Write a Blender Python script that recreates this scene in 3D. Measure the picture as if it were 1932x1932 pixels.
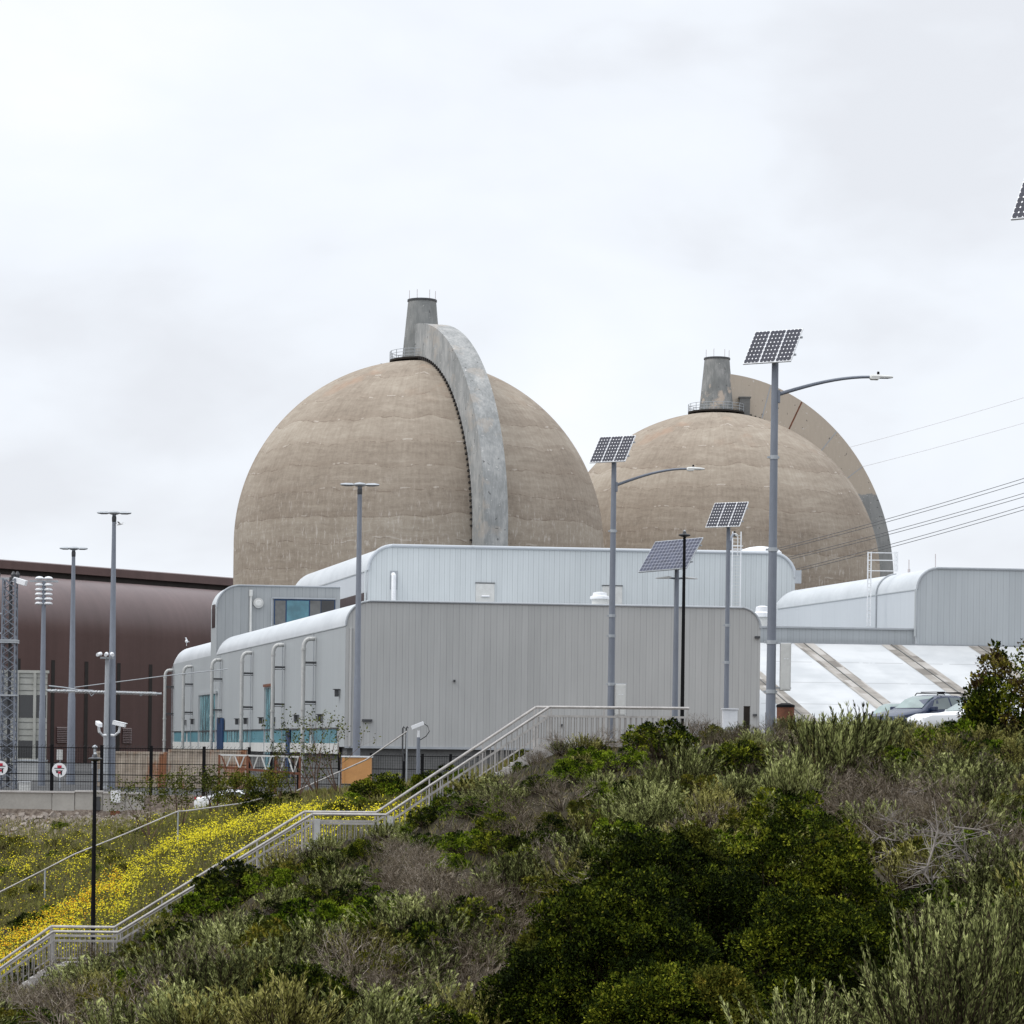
import bpy, math, random
import numpy as np
from mathutils import Vector

for o in list(bpy.data.objects):
    bpy.data.objects.remove(o, do_unlink=True)
sc = bpy.context.scene
COL = sc.collection
R = math.radians

# ------------------------------------------------------------------ camera
FU = 5000.0                      # focal length in units of 1/1932 of the picture width
ROLL = 0.75
cam_d = bpy.data.cameras.new("camera")
cam = bpy.data.objects.new("camera", cam_d)
COL.objects.link(cam)
cam_d.sensor_width = 36
cam_d.lens = 36 * FU / 1932
cam_d.shift_y = 444 / 1932
cam_d.clip_start = 0.5
cam_d.clip_end = 9000
cam.rotation_mode = 'XYZ'
cam.rotation_euler = (R(90), 0, 0)
from mathutils import Matrix
cam.matrix_world = Matrix.Rotation(R(90), 4, 'X') @ Matrix.Rotation(R(ROLL), 4, 'Z')
sc.camera = cam

# ------------------------------------------------------------------ sky and sun
SUN_EL, SUN_AZ = 52, -105        # azimuth measured from +Y (view direction), negative = left
world = bpy.data.worlds.new("World")
sc.world = world
world.use_nodes = True
SKY_GAIN = 1.0

sun_d = bpy.data.lights.new("sun", 'SUN')
sun = bpy.data.objects.new("sun", sun_d)
COL.objects.link(sun)
sun_d.energy = 1.2
sun_d.angle = R(14)
sun_d.color = (1.0, 0.96, 0.9)
_d = Vector((math.sin(R(SUN_AZ)) * math.cos(R(SUN_EL)), math.cos(R(SUN_AZ)) * math.cos(R(SUN_EL)), math.sin(R(SUN_EL))))
sun.rotation_euler = _d.to_track_quat('Z', 'Y').to_euler()

sc.view_settings.view_transform = 'Standard'
sc.view_settings.look = 'None'
sc.view_settings.exposure = 0.12
sc.view_settings.gamma = 1
sc.view_settings.use_curve_mapping = False

_c, _s = math.cos(R(ROLL)), math.sin(R(ROLL))


def P(px, py, D):
    """a point D metres in front of the camera position, named by where it stood in the survey sketch"""
    rx, rz = px - 966, 1410 - py
    dx = rx * _c - rz * _s
    dz = rx * _s + rz * _c
    return Vector((dx * D / FU, D, dz * D / FU))


def PX(x, y, z):
    dx, dz = x / y * FU, z / y * FU
    return 966 + dx * _c + dz * _s, 1410 - (-dx * _s + dz * _c)


# ------------------------------------------------------------------ node helper
class NT:
    def __init__(s, tree):
        s.t = tree
        s.t.nodes.clear()

    def n(s, typ, **kw):
        nd = s.t.nodes.new(typ)
        for k, v in kw.items():
            setattr(nd, k, v)
        return nd

    def put(s, sock, v):
        if v is None:
            return
        if hasattr(v, 'is_output') or isinstance(v, bpy.types.NodeSocket):
            s.t.links.new(v, sock)
        else:
            if hasattr(sock, 'default_value'):
                dv = sock.default_value
                if hasattr(dv, '__len__') and not hasattr(v, '__len__'):
                    v = [v] * len(dv)
                if hasattr(dv, '__len__') and len(dv) == 4 and len(v) == 3:
                    v = (*v, 1)
                sock.default_value = v

    def m(s, op, a, b=None, c=None, clamp=False):
        nd = s.n('ShaderNodeMath', operation=op, use_clamp=clamp)
        s.put(nd.inputs[0], a); s.put(nd.inputs[1], b); s.put(nd.inputs[2], c)
        return nd.outputs[0]

    def v(s, op, a, b=None):
        nd = s.n('ShaderNodeVectorMath', operation=op)
        s.put(nd.inputs[0], a); s.put(nd.inputs[1], b)
        return nd.outputs['Value'] if op in ('DOT_PRODUCT', 'LENGTH') else nd.outputs[0]

    def sep(s, a):
        nd = s.n('ShaderNodeSeparateXYZ'); s.put(nd.inputs[0], a); return nd.outputs

    def comb(s, x, y, z):
        nd = s.n('ShaderNodeCombineXYZ')
        s.put(nd.inputs[0], x); s.put(nd.inputs[1], y); s.put(nd.inputs[2], z)
        return nd.outputs[0]

    def noise(s, vec, scale, detail=4, rough=0.55, dist=0.0):
        nd = s.n('ShaderNodeTexNoise')
        s.put(nd.inputs['Vector'], vec)
        nd.inputs['Scale'].default_value = scale
        nd.inputs['Detail'].default_value = detail
        nd.inputs['Roughness'].default_value = rough
        nd.inputs['Distortion'].default_value = dist
        return nd.outputs[0]

    def white(s, vec):
        nd = s.n('ShaderNodeTexWhiteNoise', noise_dimensions='3D'); s.put(nd.inputs['Vector'], vec)
        return nd.outputs[0]

    def ramp(s, fac, stops, interp='LINEAR'):
        nd = s.n('ShaderNodeValToRGB')
        cr = nd.color_ramp
        cr.interpolation = interp
        while len(cr.elements) < len(stops):
            cr.elements.new(0.5)
        for e, (p, c) in zip(cr.elements, stops):
            e.position = p
            e.color = (*c, 1) if hasattr(c, '__len__') else (c, c, c, 1)
        s.put(nd.inputs[0], fac)
        return nd.outputs[0]

    def mix(s, fac, a, b, blend='MIX'):
        nd = s.n('ShaderNodeMix', data_type='RGBA', blend_type=blend)
        s.put(nd.inputs[0], fac); s.put(nd.inputs[6], a); s.put(nd.inputs[7], b)
        return nd.outputs[2]

    def obj(s):
        return s.n('ShaderNodeTexCoord').outputs['Object']

    def pos(s):
        return s.n('ShaderNodeNewGeometry').outputs['Position']

    def scalev(s, vec, k):
        return s.v('MULTIPLY', vec, k)

    def finish(s, base, rough=0.7, metal=0.0, bump=None, bstr=0.3, bdist=0.02, spec=0.4, transl=0.0):
        out = s.n('ShaderNodeOutputMaterial')
        p = s.n('ShaderNodeBsdfPrincipled')
        s.put(p.inputs['Base Color'], base)
        s.put(p.inputs['Roughness'], rough)
        s.put(p.inputs['Metallic'], metal)
        s.put(p.inputs['Specular IOR Level'], spec)
        if bump is not None:
            b = s.n('ShaderNodeBump')
            b.inputs['Strength'].default_value = bstr
            b.inputs['Distance'].default_value = bdist
            s.put(b.inputs['Height'], bump)
            s.t.links.new(b.outputs[0], p.inputs['Normal'])
        if transl > 0:
            tr = s.n('ShaderNodeBsdfTranslucent')
            s.put(tr.inputs['Color'], base)
            mx = s.n('ShaderNodeMixShader')
            mx.inputs[0].default_value = transl
            s.t.links.new(p.outputs[0], mx.inputs[1]); s.t.links.new(tr.outputs[0], mx.inputs[2])
            s.t.links.new(mx.outputs[0], out.inputs[0])
        else:
            s.t.links.new(p.outputs[0], out.inputs[0])


MATS = {}


def newmat(name):
    m = bpy.data.materials.new(name)
    m.use_nodes = True
    MATS[name] = m
    return m, NT(m.node_tree)


def plain(name, c1, c2=None, scale=1.5, rough=0.55, metal=0.0, bump=0.0, stretch=(1, 1, 1), spec=0.4):
    """paint, metal, concrete: two shades of the same surface mottled together"""
    m, t = newmat(name)
    if c2 is None:
        c2 = tuple(x * 0.8 for x in c1)
    v = t.scalev(t.obj(), stretch)
    f = t.noise(v, scale, 5, 0.6)
    f2 = t.noise(v, scale * 7, 3, 0.6)
    ff = t.m('ADD', t.m('MULTIPLY', f, 0.65), t.m('MULTIPLY', f2, 0.35))
    col = t.ramp(ff, [(0.32, c2), (0.66, c1)])
    t.finish(col, t.m('ADD', rough - 0.08, t.m('MULTIPLY', f2, 0.16)), metal, f2 if bump else None, bump, 0.02, spec)
    return m


# sky: nishita daylight behind a closed overcast layer
t = NT(world.node_tree)
sky = t.n('ShaderNodeTexSky', sky_type='NISHITA')
sky.sun_disc = False
sky.sun_elevation = R(SUN_EL)
sky.sun_rotation = R(SUN_AZ)
gen = t.n('ShaderNodeTexCoord').outputs['Generated']
vv = t.v('MULTIPLY', gen, (1.0, 1.0, 1.9))
n1 = t.noise(t.v('ADD', vv, (0.31, 0.0, 0.13)), 5.5, 5, 0.48, 0.25)
n2 = t.noise(t.v('ADD', vv, (3.3, 1.0, 0.4)), 16.0, 4, 0.5, 0.3)
nn = t.m('ADD', t.m('MULTIPLY', n1, 0.82), t.m('MULTIPLY', n2, 0.18))
cl = t.ramp(nn, [(0.36, (0.765, 0.790, 0.840)), (0.46, (0.845, 0.882, 0.940)), (0.56, (0.885, 0.925, 0.985)), (0.68, (0.955, 0.965, 0.995))])
el = t.sep(gen)[2]
lift = t.m('ADD', 1.0, t.m('MULTIPLY', t.m('MAXIMUM', t.m('SUBTRACT', el, 0.27), 0.0), 1.7))
cl = t.v('MULTIPLY', cl, t.comb(lift, lift, lift))
cl = t.v('MULTIPLY', cl, (10.0, 10.0, 10.0))
mixed = t.mix(0.955, sky.outputs[0], cl)
bg = t.n('ShaderNodeBackground')
t.put(bg.inputs[0], mixed)
bg.inputs[1].default_value = 0.1 * SKY_GAIN
wo = t.n('ShaderNodeOutputWorld')
t.t.links.new(bg.outputs[0], wo.inputs[0])

# ------------------------------------------------------------------ mesh helpers
WORLD = {}


def base_of(o):
    v = Vector((0, 0, 0))
    while o is not None:
        v += o.location
        o = o.parent
    return v


def tag(o, label=None, cat=None, group=None, kind=None):
    if label: o['label'] = label
    if cat: o['category'] = cat
    if group: o['group'] = group
    if kind: o['kind'] = kind
    return o


def empty(name, loc, label=None, cat=None, group=None):
    o = bpy.data.objects.new(name, None)
    o.empty_display_size = 0.2
    COL.objects.link(o)
    o.location = loc
    return tag(o, label, cat, group)


class MB:
    def __init__(s):
        s.v = []; s.f = []

    def add(s, vs, fs):
        k = len(s.v)
        s.v += [tuple(p) for p in vs]
        s.f += [tuple(i + k for i in f) for f in fs]
        return s

    def box(s, x0, x1, y0, y1, z0, z1):
        return s.add([(x0, y0, z0), (x1, y0, z0), (x1, y1, z0), (x0, y1, z0), (x0, y0, z1), (x1, y0, z1), (x1, y1, z1), (x0, y1, z1)],
                     [(0, 3, 2, 1), (4, 5, 6, 7), (0, 1, 5, 4), (1, 2, 6, 5), (2, 3, 7, 6), (3, 0, 4, 7)])

    def obox(s, c, ax, ay, az, hx, hy, hz):
        """box with its own axes"""
        c = Vector(c); ax = Vector(ax).normalized() * hx; ay = Vector(ay).normalized() * hy; az = Vector(az).normalized() * hz
        vs = [c + i * ax + j * ay + k * az for k in (-1, 1) for i, j in ((-1, -1), (1, -1), (1, 1), (-1, 1))]
        return s.add(vs, [(0, 3, 2, 1), (4, 5, 6, 7), (0, 1, 5, 4), (1, 2, 6, 5), (2, 3, 7, 6), (3, 0, 4, 7)])

    def bar(s, p, q, w, h=None, up=(0, 0, 1)):
        p = Vector(p); q = Vector(q); h = h or w
        d = (q - p); L = d.length
        if L < 1e-6: return s
        d.normalize()
        u = Vector(up)
        if abs(d.dot(u)) > 0.98: u = Vector((0, 1, 0))
        sx = d.cross(u).normalized(); sz = sx.cross(d).normalized()
        return s.obox((p + q) / 2, d, sx, sz, L / 2, w / 2, h / 2)

    def tube(s, pts, rad, n=8, cap=True):
        pts = [Vector(p) for p in pts]
        if not hasattr(rad, '__len__'): rad = [rad] * len(pts)
        k = len(s.v)
        ref = None
        for i, p in enumerate(pts):
            d = (pts[min(i + 1, len(pts) - 1)] - pts[max(i - 1, 0)]).normalized()
            if ref is None:
                ref = Vector((0, 0, 1)) if abs(d.z) < 0.9 else Vector((1, 0, 0))
            a = d.cross(ref).normalized(); b = d.cross(a).normalized()
            ref = a.cross(d) * -1 if False else ref
            for j in range(n):
                an = 2 * math.pi * j / n
                s.v.append(tuple(p + rad[i] * (math.cos(an) * a + math.sin(an) * b)))
        for i in range(len(pts) - 1):
            for j in range(n):
                j2 = (j + 1) % n
                s.f.append((k + i * n + j, k + i * n + j2, k + (i + 1) * n + j2, k + (i + 1) * n + j))
        if cap:
            s.f.append(tuple(k + j for j in range(n))[::-1])
            s.f.append(tuple(k + (len(pts) - 1) * n + j for j in range(n)))
        return s

    def lathe(s, prof, c=(0, 0, 0), n=24, capb=True, capt=True):
        k = len(s.v); c = Vector(c)
        for r, z in prof:
            for j in range(n):
                a = 2 * math.pi * j / n
                s.v.append((c.x + r * math.cos(a), c.y + r * math.sin(a), c.z + z))
        for i in range(len(prof) - 1):
            for j in range(n):
                j2 = (j + 1) % n
                s.f.append((k + i * n + j, k + i * n + j2, k + (i + 1) * n + j2, k + (i + 1) * n + j))
        if capb: s.f.append(tuple(k + j for j in range(n))[::-1])
        if capt: s.f.append(tuple(k + (len(prof) - 1) * n + j for j in range(n)))
        return s

    def build(s, name, mat, parent=None, smooth=False, bevel=0.0, label=None):
        off = base_of(parent) if parent is not None else Vector((0, 0, 0))
        me = bpy.data.meshes.new(name)
        me.from_pydata([(a - off.x, b - off.y, c - off.z) for a, b, c in s.v], [], s.f)
        me.validate()
        if smooth:
            me.polygons.foreach_set('use_smooth', [True] * len(me.polygons))
            try:
                me.set_sharp_from_angle(angle=R(38))
            except Exception:
                pass
        if mat is not None: me.materials.append(MATS[mat] if isinstance(mat, str) else mat)
        o = bpy.data.objects.new(name, me)
        COL.objects.link(o)
        if parent is not None: o.parent = parent
        if bevel:
            b = o.modifiers.new('bevel', 'BEVEL'); b.width = bevel; b.segments = 2; b.limit_method = 'ANGLE'
        if label: o['label'] = label
        return o


def rooted(name, mb, mat, loc, label, cat, group=None, smooth=False, kind=None):
    """one-mesh thing whose origin sits at loc"""
    loc = Vector(loc)
    mb.v = [(a - loc.x, b - loc.y, c - loc.z) for a, b, c in mb.v]
    o = mb.build(name, mat, None, smooth)
    o.location = loc
    return tag(o, label, cat, group, kind)


def copy_tree(o, parent=None):
    c = o.copy()
    COL.objects.link(c)
    c.parent = parent
    for ch in list(o.children):
        copy_tree(ch, c)
    return c


def quads_obj(name, Q, mats, parent=None, midx=None, smooth=False, off=None, tint=None):
    n = len(Q)
    V = Q.reshape(-1, 3).astype(np.float32)
    if off is not None: V = V - np.array(off, dtype=np.float32)
    me = bpy.data.meshes.new(name)
    me.vertices.add(n * 4); me.vertices.foreach_set('co', V.ravel())
    me.loops.add(n * 4); me.loops.foreach_set('vertex_index', np.arange(n * 4, dtype=np.int32))
    me.polygons.add(n)
    me.polygons.foreach_set('loop_start', np.arange(0, n * 4, 4, dtype=np.int32))
    try:
        me.polygons.foreach_set('loop_total', np.full(n, 4, dtype=np.int32))
    except Exception:
        pass
    for m in mats: me.materials.append(MATS[m])
    if tint is not None:
        at = me.attributes.new('tint', 'FLOAT', 'FACE'); at.data.foreach_set('value', np.asarray(tint, dtype=np.float32))
    if midx is not None: me.polygons.foreach_set('material_index', midx.astype(np.int32))
    me.update(calc_edges=True)
    o = bpy.data.objects.new(name, me)
    COL.objects.link(o)
    if parent is not None: o.parent = parent
    return o


def seg_quads(p0, p1, r0, r1):
    """3-sided twigs: (n,3),(n,3),(n,),(n,) -> (3n,4,3)"""
    d = p1 - p0
    d = d / (np.linalg.norm(d, axis=1, keepdims=True) + 1e-9)
    ref = np.where(np.abs(d[:, 2:3]) > 0.9, np.array([[1., 0, 0]]), np.array([[0, 0, 1.]]))
    a = np.cross(d, ref); a /= np.linalg.norm(a, axis=1, keepdims=True) + 1e-9
    b = np.cross(d, a)
    out = []
    cs = [(math.cos(t), math.sin(t)) for t in (0, 2.094, 4.189)]
    r0 = r0[:, None]; r1 = r1[:, None]
    for i in range(3):
        c0, s0 = cs[i]; c1, s1 = cs[(i + 1) % 3]
        out.append(np.stack([p0 + r0 * (c0 * a + s0 * b), p0 + r0 * (c1 * a + s1 * b), p1 + r1 * (c1 * a + s1 * b), p1 + r1 * (c0 * a + s0 * b)], axis=1))
    return np.concatenate(out)


def unit(v):
    return v / (np.linalg.norm(v, axis=-1, keepdims=True) + 1e-9)


def leaf_quads(c, d, nrm, L, W):
    d = unit(d)
    sd = unit(np.cross(d, nrm))
    L = L[:, None]; W = W[:, None]
    return np.stack([c, c + d * L * 0.5 + sd * W * 0.5, c + d * L, c + d * L * 0.5 - sd * W * 0.5], axis=1)
# ------------------------------------------------------------------ materials
UX, UY = 0.9968, 0.0797      # direction of the panelled fronts


def siding(name, c1, c2, pitch, dirv=(UX, UY, 0), groove=0.045, rough=0.45, dark=0.55):
    c1 = tuple(0.90 * k for k in c1); c2 = tuple(0.90 * k for k in c2)
    m, t = newmat(name)
    p = t.pos()
    a = t.v('DOT_PRODUCT', p, dirv)
    q = t.m('DIVIDE', a, pitch)
    fr = t.m('FRACT', q); idn = t.m('FLOOR', q)
    z = t.sep(p)[2]
    pan = t.white(t.comb(idn, 3.0, 0.0))
    st = t.noise(t.comb(t.m('MULTIPLY', a, 1.2), 0.0, t.m('MULTIPLY', z, 0.12)), 2.0, 4, 0.6)
    big = t.noise(p, 0.12, 3, 0.5)
    f = t.m('ADD', t.m('ADD', t.m('MULTIPLY', pan, 0.13), t.m('MULTIPLY', st, 0.42)), t.m('MULTIPLY', big, 0.45))
    col = t.ramp(f, [(0.28, c2), (0.62, c1)])
    line = t.m('LESS_THAN', fr, groove)
    wide = t.m('LESS_THAN', t.m('FRACT', t.m('ADD', q, 0.5)), groove * 0.6)
    ln = t.m('MAXIMUM', t.m('MULTIPLY', line, dark), t.m('MULTIPLY', wide, dark * 0.45))
    # seams fade in and out a little along their length
    ln = t.m('MULTIPLY', ln, t.m('ADD', 0.45, t.noise(t.comb(idn, 0.0, t.m('MULTIPLY', z, 0.8)), 1.0, 2)))
    col = t.mix(ln, col, (0.06, 0.065, 0.07))
    rib = t.m('PINGPONG', q, 0.5)
    t.finish(col, rough, 0.0, rib, 0.25, 0.03, 0.35)
    return m


siding('siding_front', (0.452, 0.455, 0.447), (0.372, 0.376, 0.370), 0.44)
siding('siding_upper', (0.61, 0.645, 0.655), (0.53, 0.562, 0.572), 0.50, dark=0.66)
siding('siding_penthouse', (0.345, 0.36, 0.366), (0.275, 0.29, 0.297), 0.72, dark=0.5)
siding('siding_right', (0.43, 0.458, 0.475), (0.36, 0.386, 0.403), 0.49, dark=0.5)
siding('siding_side', (0.435, 0.462, 0.472), (0.38, 0.404, 0.414), 2.4, dirv=(-0.244, 0.970, 0), groove=0.012, dark=0.35)
siding('siding_side_light', (0.545, 0.575, 0.605), (0.49, 0.52, 0.55), 3.0, dirv=(-0.244, 0.970, 0), groove=0.01, dark=0.2)
plain('roof_metal', (0.56, 0.585, 0.605), (0.44, 0.465, 0.485), 0.3, 0.42, 0, 0, (1, 1, 1))
plain('trim_metal', (0.36, 0.38, 0.40), (0.28, 0.30, 0.32), 1.0, 0.45)
plain('dark_gap', (0.035, 0.03, 0.028), (0.02, 0.018, 0.016), 1.0, 0.8)  # shade of gaps and slots put into the colour; also small dark parts
plain('plinth', (0.17, 0.17, 0.165), (0.10, 0.10, 0.098), 0.6, 0.85, 0, 0.3)
plain('white_paint', (0.78, 0.79, 0.80), (0.62, 0.63, 0.65), 1.2, 0.45)
plain('off_white', (0.62, 0.62, 0.60), (0.48, 0.48, 0.46), 1.2, 0.5)
plain('pipe_grey', (0.50, 0.50, 0.485), (0.36, 0.36, 0.345), 1.0, 0.5)
plain('galvanised', (0.205, 0.225, 0.262), (0.145, 0.158, 0.19), 1.2, 0.55, 0.1, 0, (1, 1, 0.3))
plain('galvanised_light', (0.42, 0.44, 0.46), (0.30, 0.32, 0.34), 1.0, 0.45, 0.2, 0, (1, 1, 0.3))
plain('rail_metal', (0.50, 0.475, 0.45), (0.27, 0.255, 0.245), 2.5, 0.42, 0.3)
plain('rail_metal_shaded', (0.30, 0.285, 0.27), (0.20, 0.19, 0.18), 2.5, 0.5, 0.2)  # rail metal darkened; shade on the balusters is put into the colour
plain('black_metal', (0.009, 0.009, 0.010), (0.005, 0.005, 0.006), 1.0, 0.75, spec=0.12)
plain('dark_grey', (0.06, 0.062, 0.066), (0.035, 0.036, 0.04), 1.0, 0.5)
plain('concrete_pale', (0.40, 0.38, 0.345), (0.29, 0.275, 0.25), 0.8, 0.9, 0, 0.2)
plain('concrete_step', (0.52, 0.50, 0.48), (0.36, 0.34, 0.32), 1.5, 0.9, 0, 0.2)
plain('office_wall', (0.42, 0.42, 0.385), (0.31, 0.31, 0.28), 0.4, 0.8)
plain('rust', (0.20, 0.075, 0.04), (0.08, 0.035, 0.022), 2.0, 0.9)
plain('turquoise', (0.115, 0.29, 0.345), (0.07, 0.19, 0.235), 0.8, 0.35)
plain('deep_blue', (0.012, 0.05, 0.13), (0.008, 0.03, 0.09), 1.0, 0.4)
plain('orange_box', (0.62, 0.32, 0.12), (0.48, 0.24, 0.09), 1.5, 0.6)
plain('wire', (0.10, 0.10, 0.105), (0.07, 0.07, 0.07), 1.0, 0.5)
plain('pale_wire', (0.50, 0.46, 0.46), (0.42, 0.38, 0.38), 1.0, 0.5)
plain('wood_dark', (0.022, 0.016, 0.012), (0.012, 0.009, 0.007), 4, 0.9)
plain('sign_red', (0.45, 0.02, 0.05), (0.36, 0.015, 0.04), 2, 0.5)
plain('rubber', (0.015, 0.015, 0.015), (0.01, 0.01, 0.01), 2, 0.9)
plain('car_blue', (0.016, 0.028, 0.065), (0.013, 0.023, 0.055), 0.5, 0.25, 0.1, spec=0.5)
plain('car_white', (0.80, 0.81, 0.82), (0.74, 0.75, 0.76), 0.5, 0.25, spec=0.6)
plain('car_silver', (0.45, 0.46, 0.47), (0.38, 0.39, 0.40), 0.5, 0.28, 0.4, spec=0.6)
plain('gull', (0.55, 0.55, 0.55), (0.3, 0.3, 0.3), 6, 0.8)
plain('asphalt', (0.06, 0.06, 0.06), (0.045, 0.045, 0.045), 2, 0.95, 0, 0.2)
plain('rock', (0.30, 0.26, 0.225), (0.16, 0.135, 0.115), 3, 0.95, 0, 0.4)

# glass
for nm, c, ro in (('car_glass', (0.07, 0.10, 0.10), 0.06), ('windscreen', (0.24, 0.32, 0.30), 0.05), ('window_dark', (0.012, 0.013, 0.015), 0.15), ('window_teal', (0.06, 0.19, 0.24), 0.12)):
    m, t = newmat(nm)
    f = t.noise(t.obj(), 0.9, 3)
    t.finish(t.ramp(f, [(0.35, tuple(x * 0.6 for x in c)), (0.65, c)]), ro, 0, None, spec=0.8)

# turquoise curtain-wall glazing with vertical strips
m, t = newmat('strip_glazing')
p = t.pos()
z = t.sep(p)[2]
a = t.v('DOT_PRODUCT', p, (-0.244, 0.970, 0))
st = t.noise(t.comb(t.m('MULTIPLY', a, 1.6), 0, t.m('MULTIPLY', z, 0.22)), 1.4, 5, 0.7)
col = t.ramp(st, [(0.36, (0.012, 0.028, 0.035)), (0.47, (0.06, 0.16, 0.19)), (0.56, (0.20, 0.46, 0.52)), (0.66, (0.55, 0.76, 0.80))])
t.finish(col, 0.15, 0, spec=0.7)

# concrete dome: pour courses with wavy joints, vertical streaks, pale efflorescence
m, t = newmat('dome_concrete')
p = t.obj()
x, y, z = t.sep(p)
ang = t.m('ARCTAN2', x, t.m('MULTIPLY', y, -1))
wob = t.noise(t.comb(t.m('MULTIPLY', ang, 2.2), 0, t.m('MULTIPLY', z, 0.11)), 1.5, 5, 0.5)
zz = t.m('ADD', z, t.m('MULTIPLY', t.m('SUBTRACT', wob, 0.5), 3.0))
q = t.m('DIVIDE', zz, 3.1)
idn = t.m('FLOOR', q); fr = t.m('FRACT', q)
course = t.white(t.comb(idn, 1.0, 2.0))
big = t.noise(p, 0.07, 4, 0.55)
mid = t.noise(t.comb(t.m('MULTIPLY', ang, 24), 0, t.m('MULTIPLY', z, 3.0)), 0.35, 6, 0.65)
fine = t.noise(p, 2.4, 6, 0.7)
streak = t.noise(t.comb(t.m('MULTIPLY', ang, 60), 0, t.m('MULTIPLY', z, 0.35)), 0.8, 4, 0.6)
horiz = t.noise(t.comb(t.m('MULTIPLY', ang, 5), 0, t.m('MULTIPLY', zz, 3.2)), 0.5, 5, 0.6)
f = t.m('ADD', t.m('ADD', t.m('MULTIPLY', course, 0.07), t.m('MULTIPLY', big, 0.28)), t.m('ADD', t.m('MULTIPLY', mid, 0.22), t.m('MULTIPLY', fine, 0.16)))
f = t.m('ADD', f, t.m('ADD', t.m('MULTIPLY', streak, 0.16), t.m('MULTIPLY', horiz, 0.18)))
col = t.ramp(f, [(0.36, (0.160, 0.130, 0.102)), (0.48, (0.260, 0.216, 0.171)), (0.58, (0.340, 0.292, 0.236)), (0.68, (0.43, 0.384, 0.325))])
# darker just above each joint, thin dark line at it
joint = t.m('MULTIPLY', t.m('SUBTRACT', 1.0, fr), t.m('LESS_THAN', fr, 0.22))
col = t.mix(t.m('MULTIPLY', joint, t.m('MULTIPLY', mid, 0.42)), col, (0.22, 0.17, 0.13))
line = t.m('MULTIPLY', t.m('LESS_THAN', fr, 0.035), t.m('GREATER_THAN', t.noise(t.comb(t.m('MULTIPLY', ang, 9), idn, 0.0), 1.0, 3), 0.5))
col = t.mix(t.m('MULTIPLY', line, 0.45), col, (0.16, 0.12, 0.09))
# pale leached flecks below the springline joints
fl = t.noise(t.comb(t.m('MULTIPLY', ang, 90), 0, t.m('MULTIPLY', z, 0.9)), 0.7, 5, 0.75)
band = t.m('SUBTRACT', 1.0, t.m('MULTIPLY', t.m('ABSOLUTE', t.m('SUBTRACT', z, 24.5)), 0.10), clamp=True)
col = t.mix(t.m('MULTIPLY', t.m('MULTIPLY', t.ramp(fl, [(0.54, 0.0), (0.64, 1.0)]), band), 0.5), col, (0.66, 0.61, 0.56))
# pale cracks running along the joints
ck = t.m('MULTIPLY', t.m('LESS_THAN', t.m('ABSOLUTE', t.m('SUBTRACT', fr, 0.06)), 0.03), t.m('GREATER_THAN', t.noise(t.comb(t.m('MULTIPLY', ang, 7), idn, 4.0), 1.3, 3), 0.60))
col = t.mix(t.m('MULTIPLY', t.m('MULTIPLY', ck, streak), 0.55), col, (0.64, 0.59, 0.53))
# rusty stains high up
ru = t.ramp(t.noise(t.v('ADD', p, (4, 9, 2)), 0.16, 5, 0.6), [(0.56, 0.0), (0.68, 1.0)])
hi = t.m('MULTIPLY', t.m('SUBTRACT', z, 42.5), 0.25, clamp=True)
col = t.mix(t.m('MULTIPLY', t.m('MULTIPLY', ru, hi), 0.40), col, (0.36, 0.20, 0.12))
t.finish(col, 0.92, 0, t.m('ADD', t.m('MULTIPLY', fine, 0.6), t.m('ADD', horiz, t.m('MULTIPLY', line, -0.6))), 0.35, 0.12, 0.2)


def coat(name, c_lo, c_mid, c_hi, beige, bz=None, amt=0.5):
    m, t = newmat(name)
    p = t.obj(); x, y, z = t.sep(p)
    f = t.noise(t.v('MULTIPLY', p, (1, 1, 0.55)), 0.5, 6, 0.62)
    g = t.noise(t.v('MULTIPLY', p, (2.5, 2.5, 0.5)), 1.3, 5, 0.7)
    ff = t.m('ADD', t.m('MULTIPLY', f, 0.55), t.m('MULTIPLY', g, 0.45))
    col = t.ramp(ff, [(0.36, c_lo), (0.5, c_mid), (0.66, c_hi)])
    w = t.noise(t.v('ADD', p, (7, 3, 1)), 0.28, 6, 0.65)
    if bz is None:
        k = t.ramp(w, [(0.56, 0.0), (0.62, 1.0)])
        k = t.m('MULTIPLY', k, amt)
    else:
        zz = t.m('ADD', z, t.m('MULTIPLY', t.m('SUBTRACT', w, 0.5), 7.0))
        k = t.m('MULTIPLY', t.m('SUBTRACT', zz, bz), 3.0, clamp=True)
    col = t.mix(k, col, t.mix(g, tuple(c * 0.8 for c in beige), beige))
    sp = t.noise(t.v('ADD', p, (1, 5, 9)), 2.2, 3, 0.6)
    col = t.mix(t.m('MULTIPLY', t.ramp(sp, [(0.67, 0.0), (0.70, 1.0)]), 0.6), col, (0.62, 0.60, 0.57))
    dk = t.noise(t.v('ADD', p, (11, 2, 3)), 1.6, 1, 0.4)
    col = t.mix(t.m('MULTIPLY', t.ramp(dk, [(0.73, 0.0), (0.75, 1.0)]), 0.7), col, (0.06, 0.06, 0.06))
    t.finish(col, 0.8, 0, g, 0.25, 0.05, 0.3)
    return m


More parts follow.
